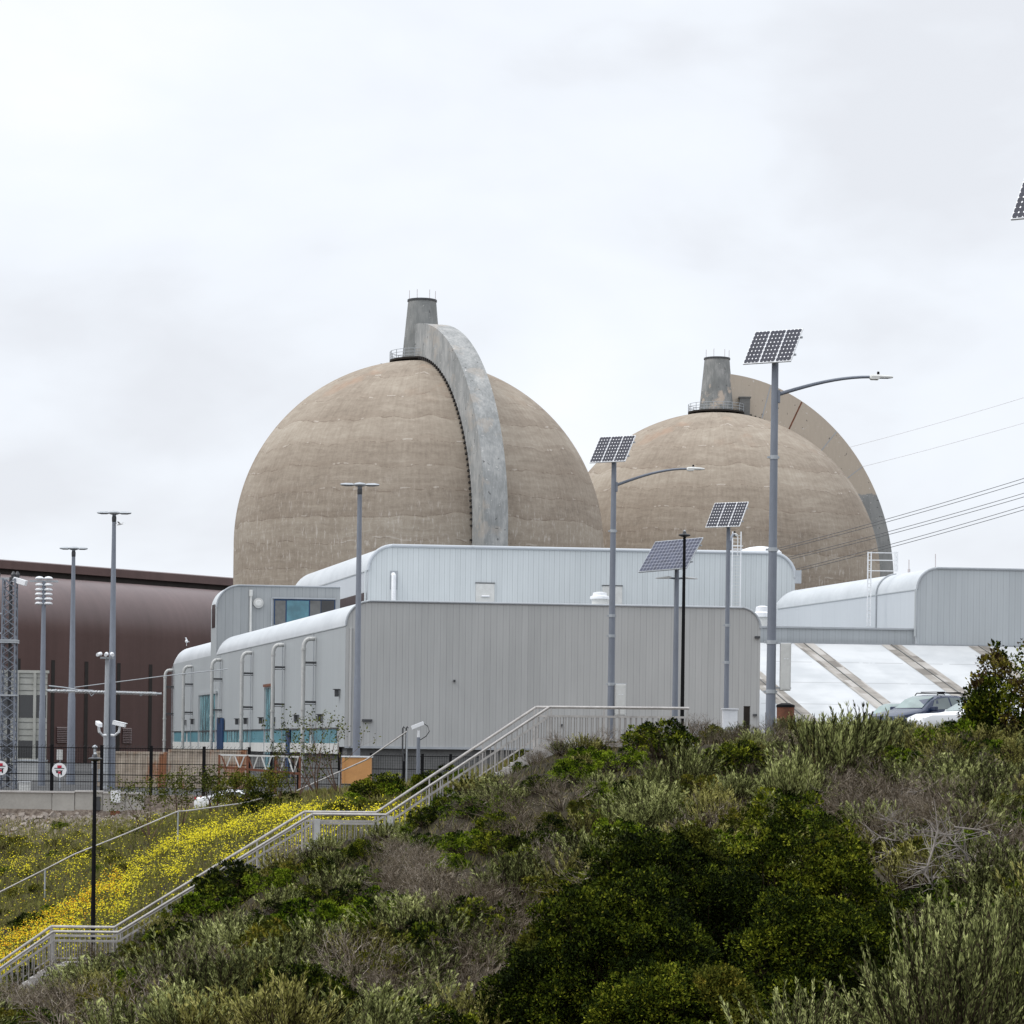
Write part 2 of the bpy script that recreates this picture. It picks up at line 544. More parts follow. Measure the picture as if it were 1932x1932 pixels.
coat('rib_grey', (0.20, 0.205, 0.20), (0.285, 0.29, 0.285), (0.43, 0.425, 0.41), (0.47, 0.40, 0.33), None, 0.35)
coat('rib_beige', (0.20, 0.205, 0.20), (0.25, 0.255, 0.25), (0.30, 0.30, 0.29), (0.47, 0.405, 0.33), 39.5)
coat('stack_grey', (0.145, 0.15, 0.145), (0.185, 0.19, 0.185), (0.26, 0.26, 0.25), (0.36, 0.31, 0.26), None, 0.15)
coat('stack_worn', (0.15, 0.155, 0.15), (0.195, 0.20, 0.195), (0.33, 0.325, 0.315), (0.52, 0.43, 0.35), None, 0.85)

# brown barrel building
m, t = newmat('brown_metal')
p = t.pos()
f = t.noise(t.v('MULTIPLY', p, (1, 1, 0.15)), 0.25, 4, 0.55)
g = t.noise(p, 1.3, 4, 0.6)
h = t.noise(t.comb(t.v('DOT_PRODUCT', p, (0.645, 0.764, 0)), 0, 0), 0.9, 2)
ff = t.m('ADD', t.m('ADD', t.m('MULTIPLY', f, 0.5), t.m('MULTIPLY', g, 0.15)), t.m('MULTIPLY', h, 0.35))
t.finish(t.ramp(ff, [(0.35, (0.074, 0.042, 0.039)), (0.65, (0.112, 0.066, 0.062))]), 0.40, 0, spec=0.6)

# corrugated container with rust patches
m, t = newmat('container_tan')
p = t.obj()
x, y, z = t.sep(p)
ru = t.noise(t.v('MULTIPLY', p, (1, 1, 0.3)), 0.75, 5, 0.65)
base = t.ramp(t.noise(p, 1.2, 5, 0.6), [(0.35, (0.30, 0.245, 0.19)), (0.65, (0.46, 0.39, 0.315))])
col = t.mix(t.ramp(ru, [(0.52, 0.0), (0.60, 0.9)]), base, (0.30, 0.12, 0.05))
t.finish(col, 0.7, 0)

# white membrane roof
m, t = newmat('membrane')
p = t.pos()
f = t.noise(p, 0.3, 4, 0.5)
zl = t.m('FRACT', t.m('DIVIDE', t.sep(p)[2], 1.75))
ln = t.m('MULTIPLY', t.m('LESS_THAN', zl, 0.022), t.m('GREATER_THAN', t.noise(t.v('MULTIPLY', p, (0.8, 0.2, 0)), 0.6, 3), 0.45))
col = t.ramp(f, [(0.35, (0.40, 0.415, 0.425)), (0.6, (0.50, 0.512, 0.518))])
t.finish(t.mix(t.m('MULTIPLY', ln, 0.75), col, (0.22, 0.22, 0.22)), 0.6)
m, t = newmat('weathered_strip')
p = t.pos()
f = t.noise(t.v('MULTIPLY', p, (0.8, 1, 2.2)), 0.8, 5, 0.6)
sl = t.white(t.comb(t.m('FLOOR', t.m('DIVIDE', t.sep(p)[2], 0.55)), t.m('FLOOR', t.m('DIVIDE', t.v('DOT_PRODUCT', p, (0.97, 0.244, 0)), 0.62)), 0))
ff = t.m('ADD', t.m('MULTIPLY', f, 0.6), t.m('MULTIPLY', sl, 0.4))
t.finish(t.ramp(ff, [(0.3, (0.165, 0.150, 0.132)), (0.5, (0.29, 0.268, 0.240)), (0.7, (0.39, 0.37, 0.345))]), 0.85)

# solar cells: dark squares with pale diamonds where their corners meet
def cells(name, nx, ny, dark, pale, dsize, line):
    m, t = newmat(name)
    u = t.n('ShaderNodeTexCoord').outputs['UV']
    x, y, _ = t.sep(u)
    gx = t.m('MULTIPLY', x, nx); gy = t.m('MULTIPLY', y, ny)
    px = t.m('ABSOLUTE', t.m('SUBTRACT', t.m('FRACT', t.m('ADD', gx, 0.5)), 0.5))
    py = t.m('ABSOLUTE', t.m('SUBTRACT', t.m('FRACT', t.m('ADD', gy, 0.5)), 0.5))
    dia = t.m('LESS_THAN', t.m('ADD', px, py), dsize)
    ln = t.m('LESS_THAN', t.m('MINIMUM', px, py), line)
    idn = t.comb(t.m('FLOOR', gx), t.m('FLOOR', gy), 0)
    c = t.mix(t.white(idn), dark, tuple(k * 1.7 for k in dark))
    c = t.mix(t.m('MULTIPLY', ln, 0.10 if nx < 6 else 0.35), c, pale)
    c = t.mix(dia, c, pale)
    t.finish(c, 0.25, 0, spec=0.35)


cells('mono_cells', 4, 8, (0.008, 0.008, 0.016), (0.78, 0.78, 0.78), 0.20, 0.02)
cells('poly_cells', 14, 9, (0.018, 0.022, 0.042), (0.30, 0.31, 0.37), 0.12, 0.13)


# foliage: tone varies per leaf; leaf and sage ramps put light-and-shade contrast into colour
def leafmat(name, stops, rough=0.85, transl=0.03, spec=0.04):
    m, t = newmat(name)
    g = t.n('ShaderNodeNewGeometry')
    oi = t.n('ShaderNodeObjectInfo')
    ri = g.outputs['Random Per Island']
    cl = t.noise(t.obj(), 2.3, 2, 0.5)
    at = t.n('ShaderNodeAttribute', attribute_name='tint').outputs['Fac']
    f = t.m('ADD', t.m('ADD', t.m('MULTIPLY', ri, 0.34), t.m('MULTIPLY', at, 0.42)), t.m('MULTIPLY', t.m('SUBTRACT', cl, 0.25), 0.48))
    f = t.m('ADD', f, t.m('MULTIPLY', t.m('SUBTRACT', oi.outputs['Random'], 0.5), 0.22))
    t.finish(t.ramp(f, stops), rough, 0, spec=spec, transl=transl)


leafmat('leaf_dark', [(0.25, (0.005, 0.008, 0.002)), (0.46, (0.016, 0.026, 0.003)), (0.64, (0.060, 0.080, 0.006)), (0.88, (0.24, 0.25, 0.022))])
leafmat('leaf_green', [(0.28, (0.004, 0.008, 0.001)), (0.46, (0.026, 0.052, 0.003)), (0.62, (0.105, 0.155, 0.007)), (0.84, (0.19, 0.24, 0.018))])
leafmat('leaf_olive', [(0.10, (0.020, 0.022, 0.005)), (0.5, (0.065, 0.075, 0.010)), (0.8, (0.17, 0.15, 0.02)), (1.0, (0.30, 0.20, 0.03))])
leafmat('leaf_bronze', [(0.10, (0.020, 0.010, 0.007)), (0.45, (0.050, 0.030, 0.016)), (0.7, (0.11, 0.10, 0.018)), (0.9, (0.22, 0.18, 0.02)), (1.0, (0.33, 0.24, 0.03))])
leafmat('leaf_sage', [(0.28, (0.016, 0.018, 0.006)), (0.46, (0.115, 0.128, 0.046)), (0.62, (0.30, 0.325, 0.115)), (0.82, (0.58, 0.60, 0.26))], 0.9, 0.08, 0.03)
leafmat('leaf_sage_yellow', [(0.28, (0.016, 0.015, 0.004)), (0.46, (0.125, 0.122, 0.030)), (0.62, (0.31, 0.295, 0.085)), (0.82, (0.56, 0.52, 0.19))], 0.9, 0.08, 0.03)
leafmat('sapling_leaf', [(0.10, (0.02, 0.028, 0.006)), (0.3, (0.07, 0.085, 0.012)), (0.6, (0.17, 0.16, 0.02)), (0.8, (0.34, 0.20, 0.03))])
leafmat('twig_grey', [(0.22, (0.030, 0.022, 0.014)), (0.46, (0.115, 0.092, 0.064)), (0.68, (0.26, 0.215, 0.165)), (0.9, (0.52, 0.46, 0.39))], 0.95, 0.0, 0.02)
leafmat('stem_brown', [(0.10, (0.022, 0.016, 0.010)), (0.6, (0.06, 0.045, 0.030)), (1.0, (0.12, 0.095, 0.07))], 0.95, 0.0, 0.02)
leafmat('bark_white', [(0.10, (0.20, 0.175, 0.155)), (1.0, (0.38, 0.35, 0.32))], 0.9, 0.0, 0.1)
leafmat('sapling_bark', [(0.10, (0.09, 0.055, 0.04)), (1.0, (0.22, 0.15, 0.11))], 0.9, 0.0, 0.1)
leafmat('grass_dry', [(0.0, (0.05, 0.04, 0.018)), (0.3, (0.15, 0.13, 0.05)), (0.6, (0.27, 0.235, 0.10)), (0.9, (0.42, 0.37, 0.19))], 0.9, 0.1, 0.1)
leafmat('mustard_green', [(0.0, (0.04, 0.045, 0.012)), (0.3, (0.14, 0.145, 0.035)), (0.6, (0.27, 0.26, 0.07)), (0.9, (0.38, 0.34, 0.12))], 0.9, 0.1, 0.1)
leafmat('mustard_yellow', [(0.0, (0.50, 0.42, 0.02)), (0.3, (0.86, 0.74, 0.03)), (0.6, (0.97, 0.86, 0.08))], 0.9, 0.35, 0.02)
leafmat('poppy_orange', [(0.10, (0.60, 0.27, 0.01)), (0.5, (0.85, 0.48, 0.015)), (1.0, (0.92, 0.62, 0.05))], 0.7, 0.2, 0.1)

# soil
m, t = newmat('soil')
p = t.pos()
f = t.noise(p, 0.35, 5, 0.6)
g = t.noise(p, 5.0, 5, 0.7)
base = t.ramp(t.m('ADD', t.m('MULTIPLY', f, 0.6), t.m('MULTIPLY', g, 0.4)), [(0.35, (0.014, 0.011, 0.007)), (0.5, (0.032, 0.026, 0.016)), (0.66, (0.065, 0.055, 0.032))])
far = t.m('MULTIPLY', t.m('SUBTRACT', t.m('ADD', t.sep(p)[1], t.m('MULTIPLY', f, 14.0)), 141.0), 0.2, clamp=True)
rub = t.ramp(g, [(0.35, (0.09, 0.07, 0.058)), (0.6, (0.24, 0.20, 0.165))])
t.finish(t.mix(far, base, rub), 0.95, 0, g, 0.6, 0.08, 0.1)
# ------------------------------------------------------------------ terrain
TD = np.array([8, 14, 20, 28, 35, 45, 60, 80, 88, 100, 120, 135, 149.5, 149.9, 175, 250, 600, 4000.])
TCOL = {
    -900: [-3, -3.2, -3.6, -4.4, -5.2, -6.4, -8, -10.5, -10.5, -10.2, -9, -6.8, -4.3, -3, -3, -3, -3, -3],
    -400: [-2.7, -2.8, -3.2, -4, -4.6, -5.6, -7, -9.5, -9.6, -9.5, -8.5, -6.5, -4.3, -3, -3, -3, -3, -3],
    0: [-2.5, -2.7, -3, -3.65, -4.2, -5.05, -6.2, -8.0, -8.3, -8.0, -7.0, -5.5, -4.2, -3, -3, -3, -3, -3],
    220: [-2.4, -2.6, -2.9, -3.3, -3.7, -4.3, -5.1, -6.75, -7.1, -6.6, -5.5, -4.7, -4.2, -3, -3, -3, -3, -3],
    400: [-2.3, -2.45, -2.7, -3.0, -3.3, -3.6, -4.0, -4.9, -5.3, -4.6, -3.8, -3.6, -3.9, -3, -3, -3, -3, -3],
    590: [-2.2, -2.4, -2.6, -2.9, -3, -3.1, -3.2, -3.2, -3.45, -3.0, -2.4, -2.6, -3.2, -3, -3, -3, -3, -3],
    750: [-2.1, -2.3, -2.6, -3.0, -3.0, -3.0, -2.85, -2.8, -3.1, -2.15, -2.0, -2.3, -2.9, -3, -3, -3, -3, -3],
    900: [-2.5, -2.7, -3.0, -3.25, -3.1, -2.75, -2.15, -1.25, -1.5, -1.1, -1.6, -2.0, -2.8, -3, -3, -3, -3, -3],
    1040: [-2.6, -2.8, -3.2, -3.4, -3.1, -2.5, -1.7, -.35, -.05, -.3, -.9, -1.6, -2.6, -3, -3, -3, -3, -3],
    1200: [-2.6, -2.8, -3.2, -3.4, -3.0, -2.3, -1.4, -0.05, .15, .25, .2, 0, -.5, -.6, -2, -3, -3, -3],
    1500: [-2.2, -2.4, -2.8, -3.1, -2.7, -2.0, -1, .2, .3, .3, .3, .3, .3, .3, .2, -3, -3, -3],
    1900: [-1.9, -2.15, -2.35, -2.3, -1.8, -1.35, -.6, .45, .5, .5, .5, .5, .5, .5, .4, -3, -3, -3],
    2500: [-1.8, -2, -2.1, -1.9, -1.5, -1.0, -.3, .5, .5, .5, .5, .5, .5, .5, .4, -3, -3, -3],
}
TX = np.array(sorted(TCOL)); TZ = np.array([TCOL[k] for k in sorted(TCOL)])


def _smooth(t):
    return t * t * (3 - 2 * t)


def lump(x, y):
    return (0.14 * np.sin(x * 0.9 + 1.3 * np.sin(y * 0.45)) * np.sin(y * 0.7 + 0.8) + 0.07 * np.sin(x * 2.1 + y * 1.3) + 0.05 * np.sin(x * 3.7 - y * 2.9))


def ground(x, y):
    x = np.asarray(x, dtype=float); y = np.asarray(y, dtype=float)
    y_ = np.clip(y, TD[0], TD[-1])
    px = np.clip(966 + x / np.maximum(y, 4.0) * FU, TX[0], TX[-1])
    i = np.clip(np.searchsorted(TX, px) - 1, 0, len(TX) - 2)
    j = np.clip(np.searchsorted(TD, y_) - 1, 0, len(TD) - 2)
    fx = _smooth((px - TX[i]) / (TX[i + 1] - TX[i])) * 0.5 + (px - TX[i]) / (TX[i + 1] - TX[i]) * 0.5
    fy = (y_ - TD[j]) / (TD[j + 1] - TD[j])
    z = (TZ[i, j] * (1 - fx) + TZ[i + 1, j] * fx) * (1 - fy) + (TZ[i, j + 1] * (1 - fx) + TZ[i + 1, j + 1] * fx) * fy
    amp = np.clip((146 - y) / 20, 0, 1)
    return z + lump(x, y) * amp


def gz(x, y):
    return float(ground(x, y))


def hill_point(px, py):
    """where the hillside is seen along a line of sight, nearest first"""
    D = np.concatenate([np.arange(16, 84, 0.25)])
    x = (px - 966) * D / FU
    z = ground(x, D)
    sy = np.array([PX(a, b, c)[1] for a, b, c in zip(x, D, z)])
    k = np.where(sy <= py)[0]
    i = k[0] if len(k) else len(D) - 1
    return float(x[i]), float(D[i]), float(z[i])


def make_terrain():
    ys = np.concatenate([np.arange(-30, 8, 6.), np.arange(8, 90, 0.8), np.arange(90, 149, 1.5), [149.5, 149.9, 151, 155, 165, 180, 200, 250, 350, 600, 1200, 2500, 5000.]])
    us = np.concatenate([np.linspace(-1.5, -0.30, 12), np.linspace(-0.28, 0.28, 150), np.linspace(0.30, 1.5, 12)])
    V = []
    for yv in ys:
        sc_ = max(yv, 8) if yv > 8 else 8 + (8 - yv) * 0.5
        xs = us * sc_
        zs = ground(xs, np.full_like(xs, max(yv, 8)))
        V += [(a, yv, b) for a, b in zip(xs, zs)]
    n = len(us)
    F = [(i * n + j, i * n + j + 1, (i + 1) * n + j + 1, (i + 1) * n + j) for i in range(len(ys) - 1) for j in range(n - 1)]
    mb = MB(); mb.v = V; mb.f = F
    o = mb.build('hillside_ground', 'soil', None, True)
    tag(o, kind='structure')
    # paved yard of the plant and the parking lot on top of the bank, thin sheets on the soil
    mb = MB()
    mb.add([(-140, 152, -2.99), (9, 152, -2.99), (7, 190, -2.99), (60, 260, -2.99), (200, 600, -2.99), (-300, 600, -2.99)], [(0, 1, 2, 3, 4, 5)])
    tag(mb.build('plant_yard', 'asphalt'), kind='structure')
    mb = MB()
    ys = np.arange(92, 168, 4.)
    vs = []; 
    for yv in ys:
        for u in np.linspace(0.075, 0.30, 16):
            vs.append((u * yv, yv, gz(u * yv, yv) + 0.03 + 0.12 * max(0, 1 - abs(yv - 100) / 60)))
    fs = [(i * 16 + j, i * 16 + j + 1, (i + 1) * 16 + j + 1, (i + 1) * 16 + j) for i in range(len(ys) - 1) for j in range(15)]
    mb.add(vs, fs)
    tag(mb.build('parking_lot', 'asphalt'), kind='structure')


make_terrain()

# ------------------------------------------------------------------ panelled buildings
U = Vector((UX, UY, 0)); VV = Vector((-0.252, 1, 0))


def fr(O, a, b, z):
    return Vector((O[0], O[1], 0)) + U * a + VV * b + Vector((0, 0, z))


def outline(a0, a1, z0, z1, rl, rr, n=10):
    pts = [(a0, z0)]
    if rl > 0:
        for i in range(n + 1):
            t_ = math.pi / 2 * i / n
            pts.append((a0 + rl * (1 - math.cos(t_)), z1 - rl + rl * math.sin(t_)))
    else:
        pts.append((a0, z1))
    if rr > 0:
        for i in range(n + 1):
            t_ = math.pi / 2 * (1 - i / n)
            pts.append((a1 - rr * (1 - math.cos(t_)), z1 - rr + rr * math.sin(t_)))
    else:
        pts.append((a1, z1))
    pts.append((a1, z0))
    return pts


def shell(root, O, prof, b0, b1, nl, front, side, roof='roof_metal', trim='trim_metal', rend=0.0, front_name='front_wall', trim_r=0.12, wallz=None):
    """a building volume pulled back from a front outline; nl = points of the outline that belong to the left wall"""
    z1 = max(z for a, z in prof); rl = z1 - prof[nl][1]
    bs = [b0] + ([b1 - rend * (1 - math.sin(math.pi / 2 * i / 8)) for i in range(9)] if rend else [b1])
    mb = MB(); mb.add([fr(O, a, b0, z) for a, z in prof], [tuple(range(len(prof)))])
    mb.build(front_name, front, root)

    def sec(b):
        f = 1.0
        if rend and b > b1 - rend:
            f = math.sqrt(max(0, 1 - ((b - (b1 - rend)) / rend) ** 2))
        return [(a, z if z <= z1 - rl + 1e-6 else (z1 - rl) + (z - (z1 - rl)) * f) for a, z in prof]

    secs = [sec(b) for b in bs]

    def strip(i0, i1, nm, mt, sm):
        mb = MB()
        k = i1 - i0 + 1
        vs = [fr(O, secs[q][i][0], b, secs[q][i][1]) for q, b in enumerate(bs) for i in range(i0, i1 + 1)]
        fs = [(q * k + i, (q + 1) * k + i, (q + 1) * k + i + 1, q * k + i + 1) for q in range(len(bs) - 1) for i in range(k - 1)]
        mb.add(vs, fs)
        return mb.build(nm, mt, root, sm)

    strip(0, nl, 'side_wall', side, False)
    strip(nl, len(prof) - 2, 'roof', roof, True)
    strip(len(prof) - 2, len(prof) - 1, 'side_wall', side, False)
    mb = MB(); mb.add([fr(O, a, b1, z) for a, z in secs[-1]], [tuple(range(len(prof)))[::-1]])
    mb.build('rear_wall', side, root)
    if trim:
        mb = MB()
        pts = [fr(O, a, b0 - 0.02, z) for a, z in prof[nl:-1]]
        mb.tube(pts, trim_r, 8)
        mb.build('edge_trim', trim, root, True)


# --- first tier, the big grey hall in front
O1 = (-11.7, 185.0)
rt = empty('grey_hall', (O1[0], O1[1], -3), 'long low grey ribbed-metal hall with rounded eaves and six downpipes on its left wall', 'building')
T1 = 10.08
pr = outline(0, 29.25, -0.12, T1, 1.7, 1.45)
shell(rt, O1, pr, 0, 64.6, 1, 'siding_front', 'siding_side', rend=1.9, trim_r=0.085)
pr = outline(0, 14, -0.12, T1, 1.7, 0.0)
mbx = MB()
# rear stretch of the hall beyond the penthouse
shell(rt, O1, pr, 68.3, 97.0, 1, 'siding_front', 'siding_side', rend=1.9, trim=None, front_name='rear_bay_wall')
# recessed base under the front
mb = MB()
p_ = [fr(O1, 0.25, 0.35, 0), fr(O1, 29.0, 0.35, 0), fr(O1, 29.0, 40, 0), fr(O1, 0.25, 96, 0)]
vs = [Vector((p.x, p.y, z)) for z in (-3.0, -0.12) for p in p_]
mb.add(vs, [(0, 1, 5, 4), (1, 2, 6, 5), (2, 3, 7, 6), (3, 0, 4, 7)])
mb.build('plinth', 'plinth', rt)
mb = MB(); mb.bar(fr(O1, 0, -0.03, -0.12), fr(O1, 29.25, -0.03, -0.12), 0.10, 0.16); mb.build('drip_edge', 'trim_metal', rt)
# thin standing seam between side wall and rounded roof
mb = MB()
mb.bar(fr(O1, -0.02, 0.1, T1 - 1.75), fr(O1, -0.02, 64, T1 - 1.75), 0.05, 0.05)
mb.build('eave_seam', 'siding_side', rt)


def b_at(px, O=O1):
    k = (px - 966 - 1.2) / FU
    return (O[0] - O[1] * k) / (k + 0.252)


def side_box(root, x0, x1, z0, z1, mat, name, dep=0.06, out=0.0):
    """panel on the left wall between two positions along it"""
    b0, b1 = sorted((b_at(x0), b_at(x1)))
    mb = MB()
    c = [fr(O1, -out - dep, b0, z0), fr(O1, -out, b0, z0), fr(O1, -out, b1, z0), fr(O1, -out - dep, b1, z0)]
    vs = c + [v + Vector((0, 0, z1 - z0)) for v in c]
    mb.add(vs, [(0, 3, 2, 1), (4, 5, 6, 7), (0, 1, 5, 4), (1, 2, 6, 5), (2, 3, 7, 6), (3, 0, 4, 7)])
    return mb.build(name, mat, root)


def zs(px, py):
    """height on the left wall seen at px, py"""
    b = b_at(px); y = O1[1] + b + 0
    return P(px, py, y).z


# tall glazed slots, band of turquoise panels, white base strip
w = side_box(rt, 379, 409, -1.9, zs(395, 1310), 'strip_glazing', 'window', 0.05, 0.02)
mb = MB()
for xx in (378, 410):
    mb.bar(fr(O1, -0.08, b_at(xx), -1.9), fr(O1, -0.08, b_at(xx), zs(395, 1308)), 0.22)
mb.bar(fr(O1, -0.08, b_at(377), zs(395, 1308)), fr(O1, -0.08, b_at(411), zs(395, 1308)), 0.25)
mb.build('window_frame', 'siding_side', w)
w = side_box(rt, 503, 517, -1.9, zs(510, 1295), 'strip_glazing', 'window', 0.05, 0.02)
mb = MB()
for xx in (502, 518):
    mb.bar(fr(O1, -0.08, b_at(xx), -1.9), fr(O1, -0.08, b_at(xx), zs(510, 1295)), 0.16)
mb.bar(fr(O1, -0.08, b_at(502), zs(510, 1295) - .05), fr(O1, -0.08, b_at(518), zs(510, 1295) - .05), 0.16)
mb.build('window_frame', 'siding_side', w)
mb = MB(); mb.bar(fr(O1, -0.12, b_at(502), zs(510, 1293)), fr(O1, -0.12, b_at(518), zs(510, 1293)), 0.30, 0.22); mb.build('canopy', 'rust', w)
zt, zb = zs(600, 1376), zs(600, 1402)
for a_, b_ in ((331, 352), (356, 377), (412, 430), (470, 500), (519, 545), (552, 585), (590, 637)):
    side_box(rt, a_, b_, zb, zt, 'turquoise', 'wall_panel', 0.04, 0.03)
side_box(rt, 432, 468, zb, zt, 'strip_glazing', 'wall_panel', 0.04, 0.03)
side_box(rt, 329, 640, zt, zt + 0.10, 'dark_grey', 'band_head', 0.12, 0.02)
side_box(rt, 329, 641, zb - 0.75, zb - 0.003, 'off_white', 'base_strip', 0.10, 0.02)
for a_, b_ in ((415, 425), (546, 551)):
    d_ = side_box(rt, a_, b_, -2.6, zt + (1.2 if a_ == 415 else 0), 'deep_blue', 'door', 0.16, 0.10)
# little wall lamps
for px, py in ((452 * 1, 1362), (437 - 70, 1362), (352, 1364), (420, 1360), (468, 1361), (497, 1360), (519, 1360), (564, 1356), (609, 1355), (641, 1308)):
    b = b_at(px); z = zs(px, py)
    mb = MB()
    c = fr(O1, -0.22, b, z)
    mb.obox(c, VV, U, (0, 0, 1), 0.16, 0.13, 0.24)
    mb.obox(c + Vector((0, 0, 0.27)), VV, U, (0, 0, 1), 0.24, 0.24, 0.03)
    o = mb.build('wall_lamp', 'dark_grey', rt)
# downpipes
for px, py in ((328, 1260), (364, 1253), (419, 1240), (477, 1226), (537, 1211), (596, 1199)):
    b = b_at(px); top = zs(px, py) - 0.12
    ds = 1.15
    mb = MB()
    pts = [fr(O1, -0.95, b, -2.4), fr(O1, -0.95, b, top - 0.75)]
    for i in range(1, 6):
        t_ = math.pi / 2 * i / 5
        pts.append(fr(O1, -0.95 + 0.45 * (1 - math.cos(t_)), b, top - 0.75 + 0.62 * math.sin(t_)))
    pts.append(fr(O1, -0.1, b, top - 0.13))
    mb.tube(pts, 0.155, 10)
    o = mb.build('downpipe', 'pipe_grey', rt, True)
    m2 = MB()
    for zz in (top - 0.9, (top - 2.4) * 0.47, 0.3, -1.2):
        q = fr(O1, -0.95, b, zz)
        m2.lathe([(0.19, -0.09), (0.19, 0.09)], q, 12)
    m2.build('pipe_collar', 'pipe_grey', o)
    m2 = MB()
    for zz in (top - 1.9, (top - 1.9) * 0.52):
        m2.bar(fr(O1, -0.80, b, zz), fr(O1, 0, b, zz), 0.10, 0.16)
        m2.bar(fr(O1, -0.80, b, zz - .18), fr(O1, 0, b, zz - .18), 0.05, 0.05)
    m2.build('pipe_bracket', 'dark_grey', o)
    m2 = MB()
    m2.bar(fr(O1, -0.20, b, -2.4), fr(O1, -0.20, b, top + 0.25), 0.055)
    m2.build('conduit', 'trim_metal', o)
# small fittings on the front wall
mb = MB()
mb.tube([fr(O1, 0.35, -0.1, -0.1), fr(O1, 0.35, -0.1, T1 - 1.9)], 0.09, 8)
mb.build('corner_pipe', 'siding_front', rt, True)
for a_, z_, s_ in ((1.55, 1.75, 0.34), (29.0, 8.0, 0.16), (28.9, 2.5, 0.12), (15.2, 1.6, .08), (7.6, 4.6, .06)):
    mb = MB(); c = fr(O1, a_, -0.1, z_); mb.obox(c, U, VV, (0, 0, 1), s_, 0.1, 0.08); mb.build('wall_fitting', 'dark_grey', rt)

# --- penthouse standing on the left end
rt = empty('rooftop_penthouse', fr(O1, 5, 66, T1), 'dull grey penthouse with a rounded corner and a blue window band, behind the hall roof', 'penthouse')
OP = (fr(O1, 0, 64.7, 0).x, fr(O1, 0, 64.7, 0).y)
zp = P(500, 1105, OP[1]).z
pr = outline(0.0, 11.6, -0.12, zp, 2.1, 0.0)
shell(rt, OP, pr, 0, 3.6, 1, 'siding_penthouse', 'siding_side', trim_r=0.09)


def on_front(O, px, py, b=0.0):
    """(a, z) on the front plane of a building for a survey position"""
    # intersect line of sight with the plane through O along U
    k = (px - 966) / FU
    a = (k * O[1] - O[0]) / (U.x - k * U.y)
    for _ in range(3):
        y = O[1] + a * U.y
        p = P(px, py, y)
        a = (p.x - O[0]) / U.x
    return a, p.z


def front_panel(root, O, x0, y0, x1, y1, name, mat, dep=0.08, out=0.0, **kw):
    a0, zt = on_front(O, x0, y0); a1, zb = on_front(O, x1, y1)
    mb = MB()
    c = [fr(O, a0, -out - dep, zb), fr(O, a1, -out - dep, zb), fr(O, a1, -out, zb), fr(O, a0, -out, zb)]
    vs = c + [v + Vector((0, 0, zt - zb)) for v in c]
    mb.add(vs, [(0, 3, 2, 1), (4, 5, 6, 7), (0, 1, 5, 4), (1, 2, 6, 5), (2, 3, 7, 6), (3, 0, 4, 7)])
    return mb.build(name, mat, root)


# window band with blue frame, pale side pane
w = front_panel(rt, OP, 517, 1130, 632, 1180, 'window', 'deep_blue', 0.05)
for q0, q1, mm in ((519, 538, 'plinth'), (541, 582, 'window_teal'), (585, 604, 'plinth'), (606, 630, 'window_dark')):
    front_panel(w, OP, q0, 1133, q1, 1178, 'pane', mm, 0.04, 0.055)
mb = MB(); a0, zt0 = on_front(OP, 513, 1128)
a1, _ = on_front(OP, 633, 1128)
mb.bar(fr(OP, a0, -0.1, zt0), fr(OP, a1, -0.1, zt0), 0.22, 0.14)
mb.bar(fr(OP, a0, -0.1, zt0), fr(OP, a0, -0.1, zt0 - 3), 0.12, 0.14, up=(1, 0, 0))
mb.build('window_frame', 'trim_metal', w)
a0, zc = on_front(OP, 487, 1138)
mb = MB(); mb.tube([fr(OP, a0, -0.02, zc), fr(OP, a0, -0.30, zc), fr(OP, a0, -0.32, zc)], [0.48, 0.48, 0.40], 20)
fan = mb.build('wall_fan', 'pipe_grey', rt, True)
mb = MB(); mb.tube([fr(OP, a0, -0.32, zc), fr(OP, a0, -0.36, zc)], [0.32, 0.25], 16); mb.build('fan_hub', 'off_white', fan)
mb = MB(); a0, _ = on_front(OP, 473, 1138)
mb.tube([fr(OP, a0, -0.15, 7), fr(OP, a0, -0.15, on_front(OP, 473, 1113)[1])], 0.11, 8)
mb.tube([fr(OP, a0, -0.15, on_front(OP, 473, 1125)[1]), fr(OP, a0, -0.15, on_front(OP, 473, 1113)[1])], 0.17, 8)
mb.build('vent_pipe', 'off_white', rt, True)
# dark slit window in its left wall
mb = MB(); c0 = fr(OP, -0.03, 0.8, 0); c1 = fr(OP, -0.03, 2.9, 0)
zt_, zb_ = P(401, 1139, OP[1]).z, P(401, 1183, OP[1]).z
mb.add([(c0.x, c0.y, zb_), (c1.x, c1.y, zb_), (c1.x, c1.y, zt_), (c0.x, c0.y, zt_)], [(0, 1, 2, 3)])
mb.build('slit_window', 'window_dark', rt)

